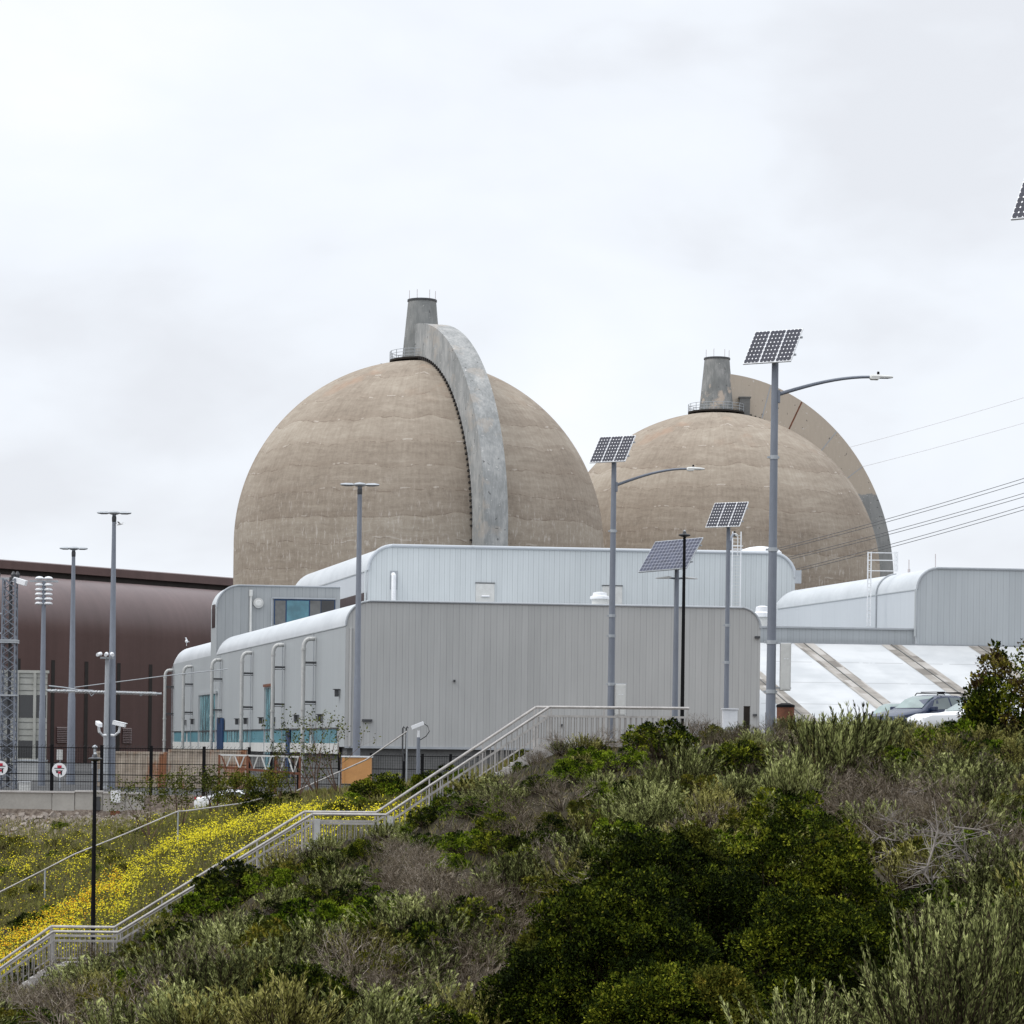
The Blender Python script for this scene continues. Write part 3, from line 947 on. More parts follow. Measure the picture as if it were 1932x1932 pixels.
# --- upper tier behind
O2 = (-13.9, 252.0)
rt = empty('upper_hall', (O2[0], O2[1], -3), 'pale blue-grey ribbed hall rising behind the roof of the long low hall', 'building')
T2 = on_front(O2, 760, 1030)[1]
aR = on_front(O2, 1500, 1100)[0]
pr = outline(0, aR, -3, T2, 2.35, 2.35)
shell(rt, O2, pr, 0, 44, 1, 'siding_upper', 'siding_side_light', rend=3.0, trim='siding_side_light', trim_r=0.17)
a0, zt0 = on_front(O2, 742, 1078)
mb = MB(); mb.tube([fr(O2, a0, -0.3, zt0 - 4), fr(O2, a0, -0.3, zt0 - 0.4), fr(O2, a0, -0.02, zt0 - 0.3)], 0.24, 10)
mb.build('exhaust_pipe', 'white_paint', rt, True)
front_panel(rt, O2, 736, 1077, 750, 1112, 'pipe_housing', 'trim_metal', 0.05)
for x0, x1, y0 in ((898, 932, 1101), (1137, 1173, 1106)):
    d_ = front_panel(rt, O2, x0, y0, x1, 1142, 'access_hatch', 'off_white', 0.12)
    front_panel(d_, O2, x0 - 1.6, y0 - 2, x1 + 1.6, y0 - 0.2, 'hatch_head', 'dark_grey', 0.16)
    if x0 < 900:
        a0, z0 = on_front(O2, 915, 1125)
        mb = MB(); mb.tube([fr(O2, a0 - .38, -0.2, z0), fr(O2, a0 + .38, -0.2, z0)], 0.09, 8); mb.build('hatch_lamp', 'white_paint', d_, True)
mb = MB()
for xx, yt in ((682, 1095), (688, 1110)):
    a0, z0 = on_front(O2, 690, yt)
mb.tube([fr(O2, -0.25, -0.05, T2 - 7), fr(O2, -0.25, -0.05, T2 - 2.4)], 0.1, 8)
mb.build('corner_pipe', 'siding_upper', rt, True)
mb = MB()
mb.bar(fr(O2, -0.03, 0.2, T2 - 2.4), fr(O2, -0.03, 41, T2 - 2.4), 0.09, 0.09)
mb.build('eave_seam', 'siding_side', rt)
# dark clerestory opening low in its left wall
mb = MB()
c = [fr(O2, -0.06, 0.5, 0), fr(O2, -0.06, 26, 0)]
z0_, z1_ = P(684, 1142, 252.5).z, P(684, 1117, 252.5).z
mb.add([(c[0].x, c[0].y, z0_), (c[1].x, c[1].y, z0_), (c[1].x, c[1].y, z1_), (c[0].x, c[0].y, z1_)], [(0, 1, 2, 3)])
mb.build('clerestory_window', 'window_dark', rt)

# --- hall on the right
O3 = (32.7, 215.0)
rt = empty('right_hall', (O3[0], O3[1], -3), 'grey ribbed hall at the right edge with a smooth curved pale side', 'building')
T3 = on_front(O3, 1760, 1072)[1]
zb3 = on_front(O3, 1760, 1216)[1]
pr = outline(0, 45, -3, T3, 1.7, 0)
shell(rt, O3, pr, 0, 33.5, 1, 'siding_right', 'siding_side_light', rend=2.0, trim='trim_metal', trim_r=0.11)
mb = MB(); mb.bar(fr(O3, -12.3, -0.06, zb3 - .05), fr(O3, 45, -0.06, zb3 - .05), 0.14, 0.16); mb.build('drip_edge', 'trim_metal', rt)
mb = MB()
mb.bar(fr(O3, -0.03, 0.2, T3 - 1.75), fr(O3, -0.03, 32, T3 - 1.75), 0.06, 0.07)
mb.build('eave_seam', 'siding_side', rt)
# joint flashing across the curved side where the ladder stands
mb = MB()
bj = 8.4
mb.tube([fr(O3, -0.06, bj, 10)] + [fr(O3, -0.05 + 1.7 * (1 - math.cos(math.pi / 2 * i / 8)), bj, T3 - 1.7 + (1.7) * math.sin(math.pi / 2 * i / 8) + .02) for i in range(9)], 0.09, 6)
mb.build('roof_joint', 'trim_metal', rt, True)
# low wing in front of the curved side
TW = on_front(O3, 1600, 1185)[1]
mb = MB()
vs = [fr(O3, a, b, z) for z in (-3, TW) for a, b in ((-16.5, 0.4), (-0.02, 0.4), (-0.02, 33), (-16.5, 33))]
mb.add(vs, [(0, 1, 5, 4), (1, 2, 6, 5), (2, 3, 7, 6), (3, 0, 4, 7), (4, 5, 6, 7)])
mb.build('low_wing', 'siding_right', rt)
mb = MB(); mb.bar(fr(O3, -16.5, 0.36, TW), fr(O3, 0, 0.36, TW), 0.22, 0.14); mb.build('parapet_cap', 'trim_metal', rt)
mb = MB(); mb.tube([fr(O3, -0.14, -0.02, TW - 0.6), fr(O3, -0.14, -0.02, T3 - 1.8)], 0.08, 8); mb.build('downpipe', 'siding_side', rt, True)

# two whip aerials on its roof
for px, y0, y1 in ((1715, 1075, 1056), (1765, 1075, 1045)):
    p0 = P(px, y0 + 3, 240); p1 = P(px, y1, 240)
    mb = MB(); mb.tube([p0 - Vector((0, 0, 1)), p1], 0.045, 6)
    mb.lathe([(0.12, -0.2), (0.12, 0.2)], p0, 8)
    rooted('roof_aerial', mb, 'pale_wire', p0, 'thin whip aerial, %s of the two on the roof of the right hall' % ('left' if px < 1740 else 'right and taller'), 'aerial', 'whip aerials on the right hall')

# --- white membrane shed roof below it
TS = zb3 - 0.10
rt = empty('membrane_roof', fr(O3, 0, -10, -2), 'bright white sloping sheet roof with weathered beige strips below the right hall', 'roof')


def slope(a, s_):
    """s_ metres down the slope measured in plan"""
    return fr(O3, a, -0.25 - s_, TS - s_ * 0.315)


mb = MB()
n = 30
aa = np.linspace(-21.6, 60, 60)
vs = []; fs = []
for i, a in enumerate(aa):
    for s_ in (0, 6, 12, 18, 24, 30):
        vs.append(slope(a, s_))
for i in range(len(aa) - 1):
    for j in range(5):
        fs.append((i * 6 + j, i * 6 + j + 1, (i + 1) * 6 + j + 1, (i + 1) * 6 + j))
mb.add(vs, fs)
mb.build('roof_sheet', 'membrane', rt)
mb = MB(); mb.add([slope(-21.6, 30), slope(60, 30), slope(60, 30) * 1 + Vector((0, 0, -6)), slope(-21.6, 30) + Vector((0, 0, -6))], [(0, 1, 2, 3)])
mb.build('front_wall', 'siding_right', rt)
a_a = [on_front(O3, x, 1219)[0] for x in (1514, 1679, 1843)]
stp = (a_a[2] - a_a[0]) / 2
for k in range(-2, 7):
    a = a_a[0] + stp * k
    mb = MB()
    mb.add([slope(a - .84, 0.05) + Vector((0, 0, .03)), slope(a + .84, 0.05) + Vector((0, 0, .03)), slope(a + .84, 29.8) + Vector((0, 0, .03)), slope(a - .84, 29.8) + Vector((0, 0, .03))], [(3, 2, 1, 0)])
    o = mb.build('roof_strip', 'weathered_strip', rt)
    mb = MB(); mb.bar(slope(a, 0.05) + Vector((0, 0, .06)), slope(a, 29.8) + Vector((0, 0, .06)), 0.07, 0.06); mb.build('strip_joint', 'plinth', o)

# --- brown barrel-roofed building at the left
BA = Vector((-70.7, 366, 0)); BD = Vector((0.645, 0.764, 0)); BN = Vector((-0.764, 0.645, 0))
rt = empty('brown_hall', (-56, 383, -3), 'large dark brown metal building with a curved barrel roof and ridge monitor', 'building')


def br(t_, n_, z_):
    return BA + BD * t_ + BN * n_ + Vector((0, 0, z_))


def bt(px):
    k = (px - 966) / FU
    return (BA.y * k - BA.x) / (BD.x - BD.y * k)


hb = P(100, 1080, 373).z
zc0 = 15.2
prof = [(0, -3), (0, zc0)] + [(8.6 * (1 - math.cos(math.pi / 2 * i / 14)), zc0 + (hb - 0.15 - zc0) * math.sin(math.pi / 2 * i / 14)) for i in range(1, 15)]
prof += [(30 - n_, z_) for n_, z_ in prof[::-1]]
tt = [-70, 0, 60, 90]
mb = MB()
vs = [br(t_, n_, z_) for t_ in tt for n_, z_ in prof]
k = len(prof)
mb.add(vs, [(q * k + i, (q + 1) * k + i, (q + 1) * k + i + 1, q * k + i + 1) for q in range(len(tt) - 1) for i in range(k - 1)])
mb.build('barrel_shell', 'brown_metal', rt, True)
mb = MB()
zr = P(100, 1056.5, 378).z
for n_, z0_, z1_, w_ in ((10, hb - 1, zr - 1.25, 1.2),):
    vs = [br(t_, n_ + q, z_) for t_ in (-70, 90) for q, z_ in ((0, z0_), (0, z1_), (w_, z1_), (w_, z0_))]
    mb.add(vs, [(0, 1, 5, 4), (1, 2, 6, 5), (2, 3, 7, 6)])
mb.build('ridge_gap', 'dark_gap', rt)  # recess under the monitor, its shade put into the colour
mb = MB()
vs = [br(t_, q, z_) for t_ in (-70, 90) for q, z_ in ((9.4, zr - 1.3), (9.4, zr - .15), (9.7, zr), (12.4, zr), (12.6, zr - .3), (12.6, zr - 1.3))]
mb.add(vs, [(i, i + 6, (i + 1) % 6 + 6, (i + 1) % 6) for i in range(6)])
mb.build('ridge_monitor', 'brown_metal', rt)
for px in (-30, 33, 98, 161, 222, 282):
    t_ = bt(px)
    mb = MB(); zt_ = P(px, 1241 + px * 0.045, BA.y + BD.y * t_).z
    vs = [br(t_ + e, n_, z_) for n_ in (-0.02, -0.05) for e, z_ in ((-.32, -3), (.32, -3), (.32, zt_), (-.32, zt_))]
    mb.add(vs, [(4, 5, 6, 7), (0, 3, 7, 4), (1, 5, 6, 2), (3, 2, 6, 7)])
    mb.build('wall_slot', 'dark_gap', rt)  # dark strip on the wall standing in for a shaded recess
for x0, x1, y0, y1 in ((106, 128, 1371, 1401), (230, 247, 1373, 1402)):
    t0, t1 = bt(x0), bt(x1)
    D_ = BA.y + BD.y * t0
    z0_, z1_ = P(x0, y1, D_).z, P(x0, y0, D_).z
    mb = MB()
    for i in range(9):
        za = z0_ + (z1_ - z0_) * i / 9
        vs = [br(t_, n_, z_) for t_ in (t0, t1) for n_, z_ in ((-.04, za), (-.2, za + .02), (-.06, za + (z1_ - z0_) / 10))]
        mb.add(vs, [(0, 1, 4, 3), (1, 2, 5, 4)])
    mb.build('louvre', 'brown_metal', rt)
# dark vent on the roof
p_ = P(478 * .755, 1121, 395)
mb = MB(); t_ = bt(358)
mb.tube([br(t_ - 1, 1.9, hb - 4.6), br(t_ + 0.6, 1.6, hb - 4.3)], [0.18, 0.3], 8); mb.build('roof_vent', 'dark_gap', rt)

# --- pale office block at the far left
DO = 250
xr = P(88, 1400, DO).x; zt_ = P(44, 1266, DO).z
rt = empty('office_block', (xr - 8, DO, -3), 'small pale concrete office block with two rows of dark windows', 'building')
mb = MB(); mb.add([(xr - 18, DO, -3), (xr, DO, -3), (xr - 4, DO + 14, -3), (xr - 22, DO + 14, -3), (xr - 18, DO, zt_), (xr, DO, zt_), (xr - 4, DO + 14, zt_), (xr - 22, DO + 14, zt_)], [(0, 1, 5, 4), (1, 2, 6, 5), (2, 3, 7, 6), (3, 0, 4, 7), (4, 5, 6, 7)]); mb.build('wall', 'office_wall', rt)
mb = MB(); mb.box(xr - 18.1, xr + .1, DO - .12, DO + .4, zt_ - .18, zt_ + .08); mb.build('parapet', 'office_wall', rt)
yz = lambda py: P(44, py, DO).z
for y0, y1 in ((1311, 1354), (1397, 1430), (1443, 1462)):
    for x0, x1 in ((-30, -3), (2, 30), (34, 62), (68, 86)):
        X0, X1 = P(x0, 1400, DO).x, P(x1, 1400, DO).x
        mb = MB(); mb.box(X0, X1, DO - 0.02, DO + .3, yz(y1), yz(y0)); w = mb.build('window', 'window_dark', rt)
for px in (0, 32, 65):
    X = P(px, 1400, DO).x
    mb = MB(); mb.box(X - .13, X + .13, DO - .22, DO - .005, -3, zt_ - .2); mb.build('pilaster', 'office_wall', rt)
for py in (1279, 1291, 1303, 1363, 1376, 1388, 1436):
    mb = MB(); mb.box(xr - 18, xr - .003, DO - .035, DO - 0.004, yz(py), yz(py) + .05); mb.build('wall_joint', 'plinth', rt)

# ------------------------------------------------------------------ the two concrete domes
RD = 24.0; ZS = 26.0


def rib_mesh(phi, r0, r1, hw, e1=88, zbot=-3, n=44, side_gap=0):
    o = Vector((math.sin(phi), -math.cos(phi), 0)); tn = Vector((math.cos(phi), math.sin(phi), 0))
    pts = [(0.0, zbot)] + [(math.pi / 2 * (e1 / 90) * i / n, None) for i in range(n + 1)]
    mb = MB(); vs = []
    for e, z in pts:
        for rr, s_ in ((r0, -1), (r1, -1), (r1, 1), (r0, 1)):
            if z is not None:
                vs.append(o * rr + tn * hw * s_ + Vector((0, 0, z)))
            else:
                vs.append(o * rr * math.cos(e) + tn * hw * s_ + Vector((0, 0, ZS + rr * math.sin(e))))
    mb.add(vs, [(i * 4 + j, i * 4 + (j + 1) % 4, (i + 1) * 4 + (j + 1) % 4, (i + 1) * 4 + j) for i in range(len(pts) - 1) for j in range(4)] + [(3, 2, 1, 0), tuple((len(pts) - 1) * 4 + j for j in range(4))])
    return mb


def containment(base, phi, dome_label, rib_mat, stack_mat, zoff=0.0):
    B = Vector((base[0], base[1], zoff))
    rt = empty('containment_dome', B, dome_label, 'nuclear dome')

    def put(mb, name, mat, parent=rt, smooth=False):
        mb.v = [(a + B.x, b + B.y, c + B.z) for a, b, c in mb.v]
        return mb.build(name, mat, parent, smooth)

    prof = [(RD, -3), (RD, 8), (RD, 17), (RD, ZS)] + [(RD * math.cos(math.pi / 2 * i / 40), ZS + RD * math.sin(math.pi / 2 * i / 40)) for i in range(1, 40)] + [(0.05, ZS + RD)]
    put(MB().lathe(prof, n=160, capb=False), 'dome', 'dome_concrete', rt, True)
    put(rib_mesh(phi, RD + 0.35, RD + (4.65 if phi < 1 else 5.7), 1.52), 'buttress', rib_mat)
    # dark strip painting in the shaded bearing gap, with its row of brackets
    gp = put(rib_mesh(phi, RD - 0.1, RD + 0.35, 1.42), 'bearing_gap', 'dark_gap')
    o = Vector((math.sin(phi), -math.cos(phi), 0)); tn = Vector((math.cos(phi), math.sin(phi), 0))
    for i in range(55):
        if i < 46:
            e = math.radians(2 + 82 * i / 45)
            c = o * (RD + .28) * math.cos(e) + Vector((0, 0, ZS + (RD + .28) * math.sin(e)))
            rad = (o * math.cos(e) + Vector((0, 0, math.sin(e)))).normalized()
        else:
            c = o * (RD + .28) + Vector((0, 0, ZS - .9 - (i - 46) * 1.3)); rad = o
        put(MB().obox(c - tn * 1.62, rad, tn, rad.cross(tn), 0.18, 0.12, 0.11), 'bearing_bracket', 'dark_gap', gp)
    # chimney-like stack on the crown
    zb_, zt_ = ZS + RD - 0.6, 58.05
    st = put(MB().lathe([(2.62, zb_), (2.5, zb_ + 1.2), (1.86, zt_ - .5), (1.80, zt_)], n=32), 'crown_stack', stack_mat, rt, True)
    put(MB().lathe([(1.93, zt_ - .22), (1.93, zt_ + .02)], n=32), 'stack_rim', 'dark_grey', st)
    for k_, a in enumerate((200, 250, 305, 350)):
        x_, y_ = 1.75 * math.cos(R(a)), 1.75 * math.sin(R(a))
        put(MB().tube([(x_, y_, zt_), (x_, y_, zt_ + 1.15)], 0.04, 5), 'lightning_rod', 'pale_wire', st)
    # walkway with railing
    zw = ZS + RD + 0.02
    wk = put(MB().lathe([(4.15, zw - .12), (4.15, zw + .12)], n=36), 'walkway', 'wood_dark', rt)
    mb = MB()
    for zz in (0.4, 0.8, 1.2):
        mb.tube([(4.1 * math.cos(R(a)), 4.1 * math.sin(R(a)), zw + zz) for a in range(0, 361, 12)], 0.035, 5)
    for a in range(0, 360, 20):
        mb.tube([(4.1 * math.cos(R(a)), 4.1 * math.sin(R(a)), zw), (4.1 * math.cos(R(a)), 4.1 * math.sin(R(a)), zw + 1.22)], 0.045, 5)
    put(mb, 'railing', 'trim_metal', wk)
    return rt, put


rt, put = containment((-12.45, 345), R(20.9), 'nearer tan concrete dome with a grey arched buttress curving down its front', 'rib_grey', 'stack_grey')
mb = MB().box(-5.3, -4.9, -.3, .3, ZS + 22.9, ZS + 23.7); put(mb, 'crown_beacon', 'dark_gap')
rt, put = containment((29.2, 387), R(114), 'farther tan concrete dome with a beige buttress arching behind its right side', 'rib_beige', 'stack_worn', -0.85)
# plant cabinet on the far crown
o = Vector((math.sin(R(114)), -math.cos(R(114)), 0))
c = Vector((4.0, -0.6, 0))
mb = MB().box(c.x - .7, c.x + .8, c.y - .6, c.y + .6, ZS + RD - .6, ZS + RD + 2.2); mb.box(c.x - .85, c.x + .95, c.y - .75, c.y + .75, ZS + RD + 2.2, ZS + RD + 2.35)
put(mb, 'crown_cabinet', 'plinth')
# rusty joint and pale seams across the far buttress side
tn = Vector((math.cos(R(114)), math.sin(R(114)), 0))
for e_, mat_, w_ in ((63, 'rust', .10), (74, 'trim_metal', .07), (49, 'trim_metal', .06), (36, 'trim_metal', .05)):
    e = R(e_)
    q0 = o * (RD + .5) * math.cos(e) + Vector((0, 0, ZS + (RD + .5) * math.sin(e)))
    q1 = o * (RD + 5.6) * math.cos(e) + Vector((0, 0, ZS + (RD + 5.6) * math.sin(e)))
    s_ = -1 if tn.y > 0 else 1
    mb = MB().bar(q0 + tn * 1.53 * s_, q1 + tn * 1.53 * s_, w_ * 2.2, 0.04, up=tuple(tn)); put(mb, 'buttress_joint', mat_)
# ------------------------------------------------------------------ roof furniture of the halls
# mushroom vents on the long hall roof
def roof_vent(px0, px1, ytop, ybase, D, label):
    c = P((px0 + px1) / 2, ybase, D); w = (px1 - px0) / FU * D / 2; h = (ybase - ytop) / FU * D
    rt = empty('roof_ventilator', c + Vector((0, 0, -1.0)), label, 'ventilator', 'mushroom ventilators on the hall roofs')
    MB().lathe([(w * .8, -1.0), (w * .8, h * .42)], c, 20).build('neck', 'off_white', rt, True)
    MB().lathe([(w, h * .42), (w * 1.0, h * .62), (w * .72, h * .7), (w * .70, h * .94), (w * .3, h)], c, 20).build('hood', 'white_paint', rt, True)


roof_vent(1113, 1150, 1117, 1140, 215, 'squat white ventilator behind the long hall edge, in front of the square hatch')
roof_vent(1420, 1456, 1143, 1180, 222, 'white ventilator at the right end of the long hall roof')
c = P(1435, 1043, 262)
mb = MB()
mb.lathe([(2.1, -0.6), (2.1, 0.05), (1.8, 0.3), (1.2, 0.5), (0.4, 0.62), (0.05, 0.64)], c, 24)
rooted('domed_skylight', mb, 'white_paint', c, 'low white domed cover on the upper hall roof behind the big solar lamp pole', 'skylight', smooth=True)

# caged ladder on the upper hall
yL = O2[1] + 1.0
p0 = P(1389, 1142, yL); p1 = P(1389, 1003, yL)
rt = empty('wall_ladder', p0, 'pale metal ladder on the front of the upper hall, rising past its roof edge', 'ladder')
xl, xr_ = P(1381, 1100, yL).x, P(1397, 1100, yL).x
for X in (xl, xr_):
    MB().bar((X, yL, p0.z - 1), (X, yL, p1.z), 0.10).build('stile', 'white_paint', rt)
mb = MB()
zz = p0.z - 1
while zz < p1.z - .3:
    mb.bar((xl, yL, zz), (xr_, yL, zz), 0.045); zz += 0.32
mb.build('rung', 'off_white', rt)
mb = MB()
for q in (1030, 1036): mb.bar((xl - .3, yL, P(1389, q, yL).z), (xr_ + .2, yL, P(1389, q, yL).z), 0.08)
mb.bar(((xl + xr_) / 2 + .15, yL + .6, p1.z - 2.2), ((xl + xr_) / 2 + .15, yL + .6, p1.z - .4), 0.07)
mb.build('hoop', 'white_paint', rt)

# ladder and guard frame on the curved side of the right hall
yG = 221.0
rt = empty('roof_guard_frame', P(1640, 1180, yG), 'white ladder with an overhanging guard frame on the curved side of the right hall', 'ladder')
a0, a1 = P(1637, 1100, yG).x, P(1643, 1100, yG).x
b0, b1 = P(1688, 1100, yG).x, P(1692.5, 1100, yG).x
zt_, zb_ = P(1640, 1041, yG).z, P(1640, 1181, yG).z
for X in (a0, a1): MB().bar((X, yG, zb_), (X, yG, zt_), 0.09).build('stile', 'white_paint', rt)
mb = MB(); z_ = zb_
while z_ < zt_: mb.bar((a0, yG, z_), (a1, yG, z_), 0.04); z_ += 0.32
mb.build('rung', 'off_white', rt)
zt2, zb2 = P(1690, 1041, yG).z, P(1690, 1078, yG).z
for X in (b0, b1): MB().bar((X, yG, zb2), (X, yG, zt2), 0.12).build('guard_post', 'white_paint', rt)
mb = MB()
for q in (1043, 1057, 1077): z_ = P(1665, q, yG).z; mb.bar((a0, yG, z_), (b1, yG, z_), 0.07)
for q in (1042, 1052, 1066, 1076): z_ = P(1690, q, yG).z; mb.bar((b0, yG, z_), (b1, yG, z_), 0.05)
mb.build('guard_rail', 'white_paint', rt)
# small box on upper hall's right end
c = P(1505, 1088, 246)
rt_ = MB().box(c.x - .2, c.x + .35, c.y, c.y + .6, c.z - .6, c.z + .6)
rooted('junction_box', rt_, 'trim_metal', c, 'small grey box fixed where the upper hall meets the right hall', 'junction box')

# ------------------------------------------------------------------ overhead lines
nw = [0]


def wire(pts, r, mat, label, group):
    a, b = P(*pts[0]), P(*pts[1])
    n = 26; sag = (b - a).length * 0.006
    ps = []
    for i in range(n + 1):
        t_ = i / n
        p = a.lerp(b, t_); p.z -= sag * 4 * t_ * (1 - t_)
        ps.append(p)
    mb = MB().tube(ps, r * .72, 5)
    rooted('power_line', mb, mat, a, label, 'power line', group, True)


for (ya, yb, da) in ((1051, 891, 0), (1072, 920, 1), (1098, 944, 2)):
    for k_ in (0, 1):
        x0 = 1400
        wire(((x0, ya + k_ * 4.0, 296), (2010, yb - 12 + k_ * 6.5 - (0 if k_ else 1), 250)), 0.045, 'wire',
             '%s wire of the %s pair of dark power lines crossing the farther dome' % (('upper', 'lower')[k_], ('top', 'middle', 'bottom')[da]), 'power lines at the right')
wire(((1500, 870, 430), (2010, 726, 380)), 0.035, 'pale_wire', 'upper of two faint pale wires high in the sky at the right', 'faint wires at the right')
wire(((1500, 911, 430), (2010, 775, 380)), 0.035, 'pale_wire', 'lower of two faint pale wires high in the sky at the right', 'faint wires at the right')

# ------------------------------------------------------------------ solar street lamps
def solar_panel_part(parent, top, W, S, nmod, cellmat, frame_mat='white_paint', gap=0.075, cname='solar_module'):
    """a tilted array; top = where it sits on the pole, W and S its edge vectors"""
    W = Vector(W); S = Vector(S); N = W.cross(S).normalized()
    if N.y > 0: N = -N
    o = top - S * 0.5 - W * 0.5
    mb = MB(); c = top
    mb.obox(c - N * 0.03, W, S, N, W.length / 2, S.length / 2, 0.022)
    fr_ = mb.build('panel_frame', frame_mat, parent)
    off = base_of(fr_)
    for k in range(nmod):
        f0, f1 = (k + gap / 2) / nmod, (k + 1 - gap / 2) / nmod
        vs = [o + W * f0 + S * .02, o + W * f1 + S * .02, o + W * f1 + S * .98, o + W * f0 + S * .98]
        vs = [v + N * 0.004 - off for v in vs]
        me = bpy.data.meshes.new(cname); me.from_pydata([tuple(v) for v in vs], [], [(0, 1, 2, 3)])
        uv = me.uv_layers.new(name='UVMap')
        for i, q in enumerate(((0, 0), (1, 0), (1, 1), (0, 1))): uv.data[i].uv = q
        me.materials.append(MATS[cellmat])
        ob = bpy.data.objects.new(cname, me); COL.objects.link(ob); ob.parent = fr_
    # backing rails
    mb = MB()
    for f in (0.25, 0.78):
        a = o + S * f - N * 0.09; mb.bar(a - W * 0.01, a + W * 1.03, 0.05, 0.06)
    mb.build('mounting_rail', 'trim_metal', fr_)
    return fr_


SW = (1.42, -0.78, 0.0); SS = (0.46, 0.84, 1.15)


def solar_lamp(px, pytop, D, label, r0, r1, arm=None, cabinet=None, bands=(), sc_=1.0, zbase=None, collars=True):
    top = P(px, pytop, D)
    zb = gz(top.x, D) if zbase is None else zbase
    B = Vector((top.x, D, zb))
    rt = empty('solar_street_lamp', B, label, 'street lamp', 'solar street lamps along the parking lot')
    H = top.z
    mb = MB()
    mb.tube([(B.x, D, zb - .3), (B.x, D, zb + (H - zb) * .5), (B.x, D, H + .25)], [r0, (r0 + r1) / 2, r1], 20)
    pole = mb.build('pole', 'galvanised', rt, True)
    MB().lathe([(r0 * 2, 0), (r0 * 2, .04), (r0 * 1.25, .05), (r0 * 1.2, .14)], B, 20).build('base_plate', 'galvanised', pole)
    for q in bands:
        z = P(px, q, D).z; f = (z - zb) / (H - zb); rr = r0 + (r1 - r0) * f
        m_ = MB().lathe([(rr + .015, -.06), (rr + .015, .06)], (B.x, D, z), 18)
        m_.box(B.x - rr - .09, B.x - rr, D - .04, D + .04, z - .03, z + .03)
        m_.box(B.x + rr, B.x + rr + .05, D - .04, D + .04, z - .03, z + .03)
        m_.build('strap', 'galvanised_light', pole)
    MB().box(B.x - .09, B.x + .09, D - .09, D + .25, H + .1, H + .36).build('panel_bracket', 'dark_grey', rt)
    ctr = Vector((B.x - 0.02 * sc_, D + .1, H + .60 * sc_ * 1.0))
    solar_panel_part(rt, ctr + Vector((-0.05, 0, 0)), Vector(SW) * sc_, Vector(SS) * sc_, 3, 'mono_cells')
    if arm:
        pa, dx, dy, rise = arm           # height on pole, lateral reach, depth reach, rise
        za = P(px, pa, D).z
        pts = []
        for i in range(11):
            t_ = i / 10
            pts.append((B.x + r1 * .6 + dx * t_, D + dy * t_, za + rise * math.sin(t_ * math.pi / 2)))
        mb = MB().tube(pts, [0.062 - .018 * i / 10 for i in range(11)], 10)
        mb.box(B.x + (r1 * .8 if dx > .8 else -.06), B.x + r1 + .06, D - .08, D + .08, za - .25, za + .14)
        am = mb.build('arm', 'galvanised', rt, True)
        e = Vector(pts[-1]); d = (Vector(pts[-1]) - Vector(pts[-2])); d.z = 0; d.normalize()
        sd = Vector((-d.y, d.x, 0))
        mb = MB(); vs = []
        for t_, w_, hu, hd in ((-.05, .05, .04, .05), (.0, .11, .065, .085), (.22, .14, .075, .085), (.26, .14, .07, .035), (.55, .13, .045, .03), (.68, .07, .025, .02)):
            for s_, h_ in ((-1, -hd), (1, -hd), (1, hu * .3), (.5, hu), (-.5, hu), (-1, hu * .3)):
                vs.append(e + d * t_ + sd * w_ * s_ + Vector((0, 0, h_)))
        mb.add(vs, [(i * 6 + j, i * 6 + (j + 1) % 6, (i + 1) * 6 + (j + 1) % 6, (i + 1) * 6 + j) for i in range(5) for j in range(6)] + [tuple(range(6))[::-1], tuple(range(30, 36))])
        hd_ = mb.build('lamp_head', 'off_white', rt, True)
        MB().lathe([(.035, .06), (.04, .10), (.04, .15), (.03, .17)], e + d * .22, 10).build('photocell', 'black_metal', hd_)
        mb = MB(); c = e + d * .42 + Vector((0, 0, -.036)); mb.obox(c, d, sd, (0, 0, 1), .13, .10, .004); mb.build('lens', 'galvanised_light', hd_)
    if cabinet:
        x0, x1, y0, y1 = cabinet
        p0, p1 = P(x0, y1, D), P(x1, y0, D)
        mb = MB().box(p0.x, p1.x, D - .16, D + .2, p0.z, p1.z)
        cb = mb.build('battery_cabinet', 'white_paint', rt, bevel=0.012)
        cb.data.materials[0] = MATS['off_white']
        mb = MB().box(p0.x + .05, p1.x - .045, D - .172, D - .158, p0.z + .05, p1.z - .06); mb.build('cabinet_door', 'off_white', cb)
        zm = p0.z + (p1.z - p0.z) * .66; w = p1.x - p0.x
        for f in (.38, .66):
            MB().box(p0.x + w * (f - .09), p0.x + w * (f + .09), D - .178, D - .17, zm, zm + .03).build('vent_slot', 'white_paint', cb)
        mb = MB()
        for z in (p0.z + .06, p1.z - .02):
            mb.box(p0.x - .16, p1.x + .03, D - .02, D + .03, z, z + .05)
        mb.build('cabinet_bracket', 'galvanised_light', cb)
    return rt


solar_lamp(1462.5, 688, 83, 'tallest solar street lamp, nearest the white roof, with a narrow white battery cabinet', 0.158, 0.105,
           arm=(745, 2.95, 0.0, 0.60), cabinet=(1471.5, 1492, 1214, 1303), bands=(1037, 1212, 1305, 863))
solar_lamp(1158.5, 874, 108, 'solar street lamp before the gap between the domes, its cabinet behind the railing', 0.150, 0.10,
           arm=(916, 2.95, 0.0, 0.72), cabinet=(1160.5, 1181, 1291, 1350), bands=(1002, 1162, 1200, 1291))
solar_lamp(1374.5, 996, 116, 'smaller solar street lamp by the wall ladder, with its short curved arm turned away', 0.115, 0.085,
           arm=(1026, 0.42, 2.6, 0.62), cabinet=None, bands=(1180, 1250))
solar_lamp(1992, 415, 60, 'solar street lamp whose panel corner juts in at the top right edge', 0.158, 0.105, arm=(480, 2.95, 0.0, 0.6), bands=())
